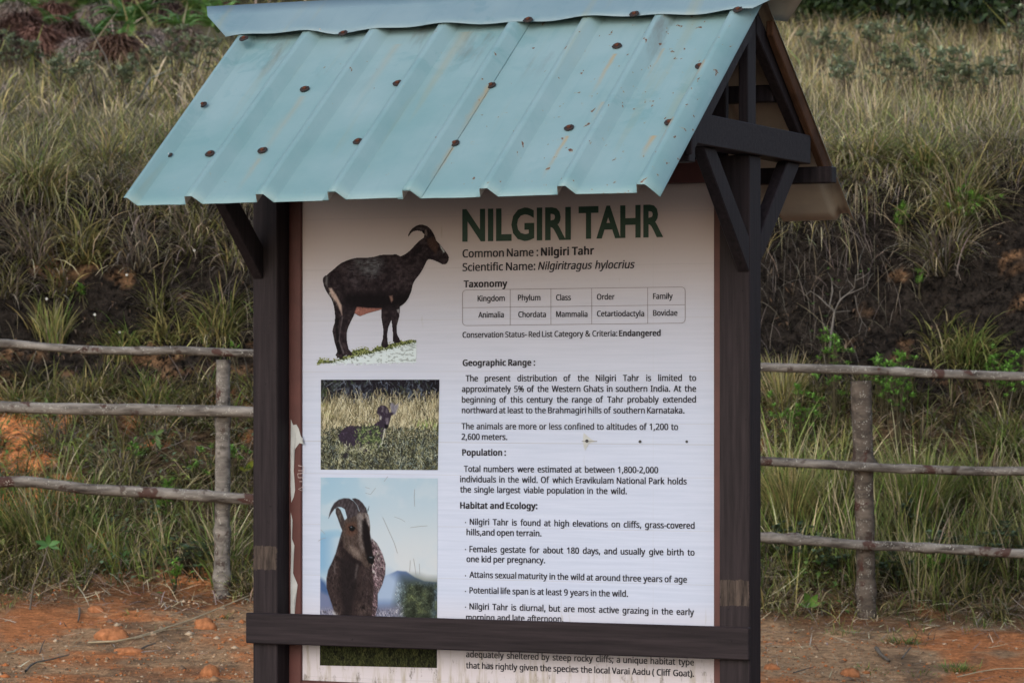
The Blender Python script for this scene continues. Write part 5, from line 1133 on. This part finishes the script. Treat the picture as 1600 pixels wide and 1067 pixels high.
for a in [(1292, 42, .6, .5, (.06, .085, .03), 'lighter green bush nearest the ridge cap at the top right'), (1345, 46, .8, .8, dg_, 'dark bush second from the roof on the skyline of the meadow'), (1405, 52, .8, .8, (.04, .07, .02), 'dark bush above the middle of the right meadow'), (1465, 60, .9, .9, dg_, 'large dark bush left of the top right corner'), (1530, 72, .9, .9, (.024, .042, .015), 'darkest bush near the top right corner'), (1598, 84, .9, 1.0, dg_, 'dark bush cut by the right picture edge'), (1370, 10, 1.2, 1.3, (.022, .04, .014), 'tall dark bush behind the front row, left'), (1470, 15, 1.3, 1.4, (.020, .036, .013), 'tall dark bush behind the front row, middle'), (1570, 25, 1.3, 1.4, (.020, .036, .013), 'tall dark bush behind the front row, right')]:
    dark_bush(*a)

# ------------------------------------------------------------------ clods, sticks and straws lying on the dirt
def clod(px, py, wpx, hpx, label, mat=M_clod, seed=0, flat=1.0, name='clay_clod', cat='clod', group='orange clay clods on the dirt'):
    b = hit(px, py+hpx*.35); r = wpx/2/FPX*b.y; hz = hpx/FPX*b.y; bm = bmesh.new(); bmesh.ops.create_icosphere(bm, subdivisions=3, radius=1)
    for v in bm.verts:
        k = 1+.55*float(fbm(v.co.x*1.1+seed*3, v.co.y*1.1+v.co.z, 3, 1))+.42*float(fbm(v.co.x*3+seed, v.co.z*3+v.co.y*2, 3, 1)); v.co = Vector((v.co.x*r*k, v.co.y*r*.7*k, v.co.z*hz*.62*k))
    o = frombm(name, bm, mat, smooth=True, label=label, cat=cat, group=group); o.location = b+Vector((0, 0, -hz*.02)); return o
for i, (px, py, w_, h_, l) in enumerate([(175, 987, 56, 30, 'biggest orange clod on the left dirt'), (320, 972, 36, 26, 'rounded orange clod below the left fence post'), (200, 1015, 48, 14, 'low orange hump below the biggest clod'), (328, 1046, 32, 26, 'orange clod near the board at the bottom left'), (150, 950, 26, 16, 'orange lump at the foot of the bank on the left'), (1328, 1048, 34, 20, 'orange clod below the right fence post'), (1205, 1040, 26, 14, 'orange lump right beside the board'), ]):
    clod(px, py, w_, h_, l, seed=i)
clod(238, 989, 12, 8, 'pale pebble right of the biggest orange clod', M_stone, 31, name='pebble', cat='pebble', group='pale pebbles'); clod(165, 962, 6, 5, 'tiny pale pebble at the bank foot', M_stone, 32, name='pebble', cat='pebble', group='pale pebbles'); clod(1475, 1005, 7, 5, 'tiny pale pebble on the right dirt', M_stone, 33, name='pebble', cat='pebble', group='pale pebbles')
clod(1445, 838, 46, 26, 'grey weathered stump among the undergrowth behind the lowest right rail', M_twig, 34, name='stump', cat='stump', group=None)
def stick(name, pts, r0, r1, mat, label, group, lift=.012):
    b = hit(*pts[0]); P_ = []; 
    for i, (x, y) in enumerate(pts): h = hit(x, y); P_.append(tuple(h+Vector((0, 0, lift))-b))
    bag = Bag(); tube(bag, P_, r0, r1, (1, 1, 1), 5); o = bag.build(name, mat, label=label, cat=name.replace('dry_', ''), group=group); o.location = b
stick('dry_straw', [(137, 1008), (180, 1006), (210, 1001), (256, 986), (300, 972), (345, 953), (398, 931)], .0045, .0028, M_straw, 'longest pale straw crossing the left dirt towards the board', 'dry straws on the dirt')
stick('dry_straw', [(210, 1002), (256, 989), (306, 981)], .0022, .0015, M_straw, 'thin straw beside the longest one', 'dry straws on the dirt')
stick('dry_straw', [(330, 932), (365, 937), (398, 930)], .002, .0015, M_straw, 'thin straw at the foot of the left fence post', 'dry straws on the dirt')
stick('dry_straw', [(1496, 1062), (1530, 1054), (1560, 1049), (1600, 1048)], .003, .002, M_straw, 'straw at the lower right corner', 'dry straws on the dirt')
stick('dry_straw', [(1345, 963), (1400, 962), (1430, 958), (1448, 957)], .002, .0014, M_straw, 'straw at the foot of the right fence post', 'dry straws on the dirt')
stick('dry_straw', [(1482, 965), (1510, 954), (1550, 952), (1580, 955)], .002, .0014, M_straw, 'bent straw on the bank foot, right side', 'dry straws on the dirt')
stick('stick', [(40, 1053), (48, 1044), (57, 1039), (80, 1034), (108, 1027)], .006, .003, M_twig, 'grey curved root at the lower left', 'sticks on the dirt')
stick('stick', [(201, 1020), (218, 1019), (230, 1013), (243, 1009)], .006, .003, M_bark_dark if False else M_twig, 'dark twig under the longest straw', 'sticks on the dirt')
stick('stick', [(1369, 1016), (1376, 1026), (1390, 1037)], .010, .006, M_twig, 'chunky piece of bark on the right dirt', 'sticks on the dirt')
stick('stick', [(1409, 1033), (1416, 1024), (1423, 1015)], .004, .003, M_twig, 'short stick right of the bark piece', 'sticks on the dirt')
stick('stick', [(1240, 1055), (1256, 1050), (1272, 1046)], .003, .002, M_twig, 'thin twig on the dirt beside the board', 'sticks on the dirt')
stick('stick', [(62, 1025), (66, 1012), (70, 1004)], .003, .002, M_twig, 'short grey twig in the lower left litter', 'sticks on the dirt')
stick('stick', [(124, 955), (124, 966), (122, 975)], .006, .004, M_twig, 'pale stub of root at the bank foot, lower left', 'sticks on the dirt')
stick('stick', [(10, 1024), (22, 1022), (31, 1016)], .006, .002, M_straw, 'pale curled leaf sheath at the lower left edge', 'sticks on the dirt')
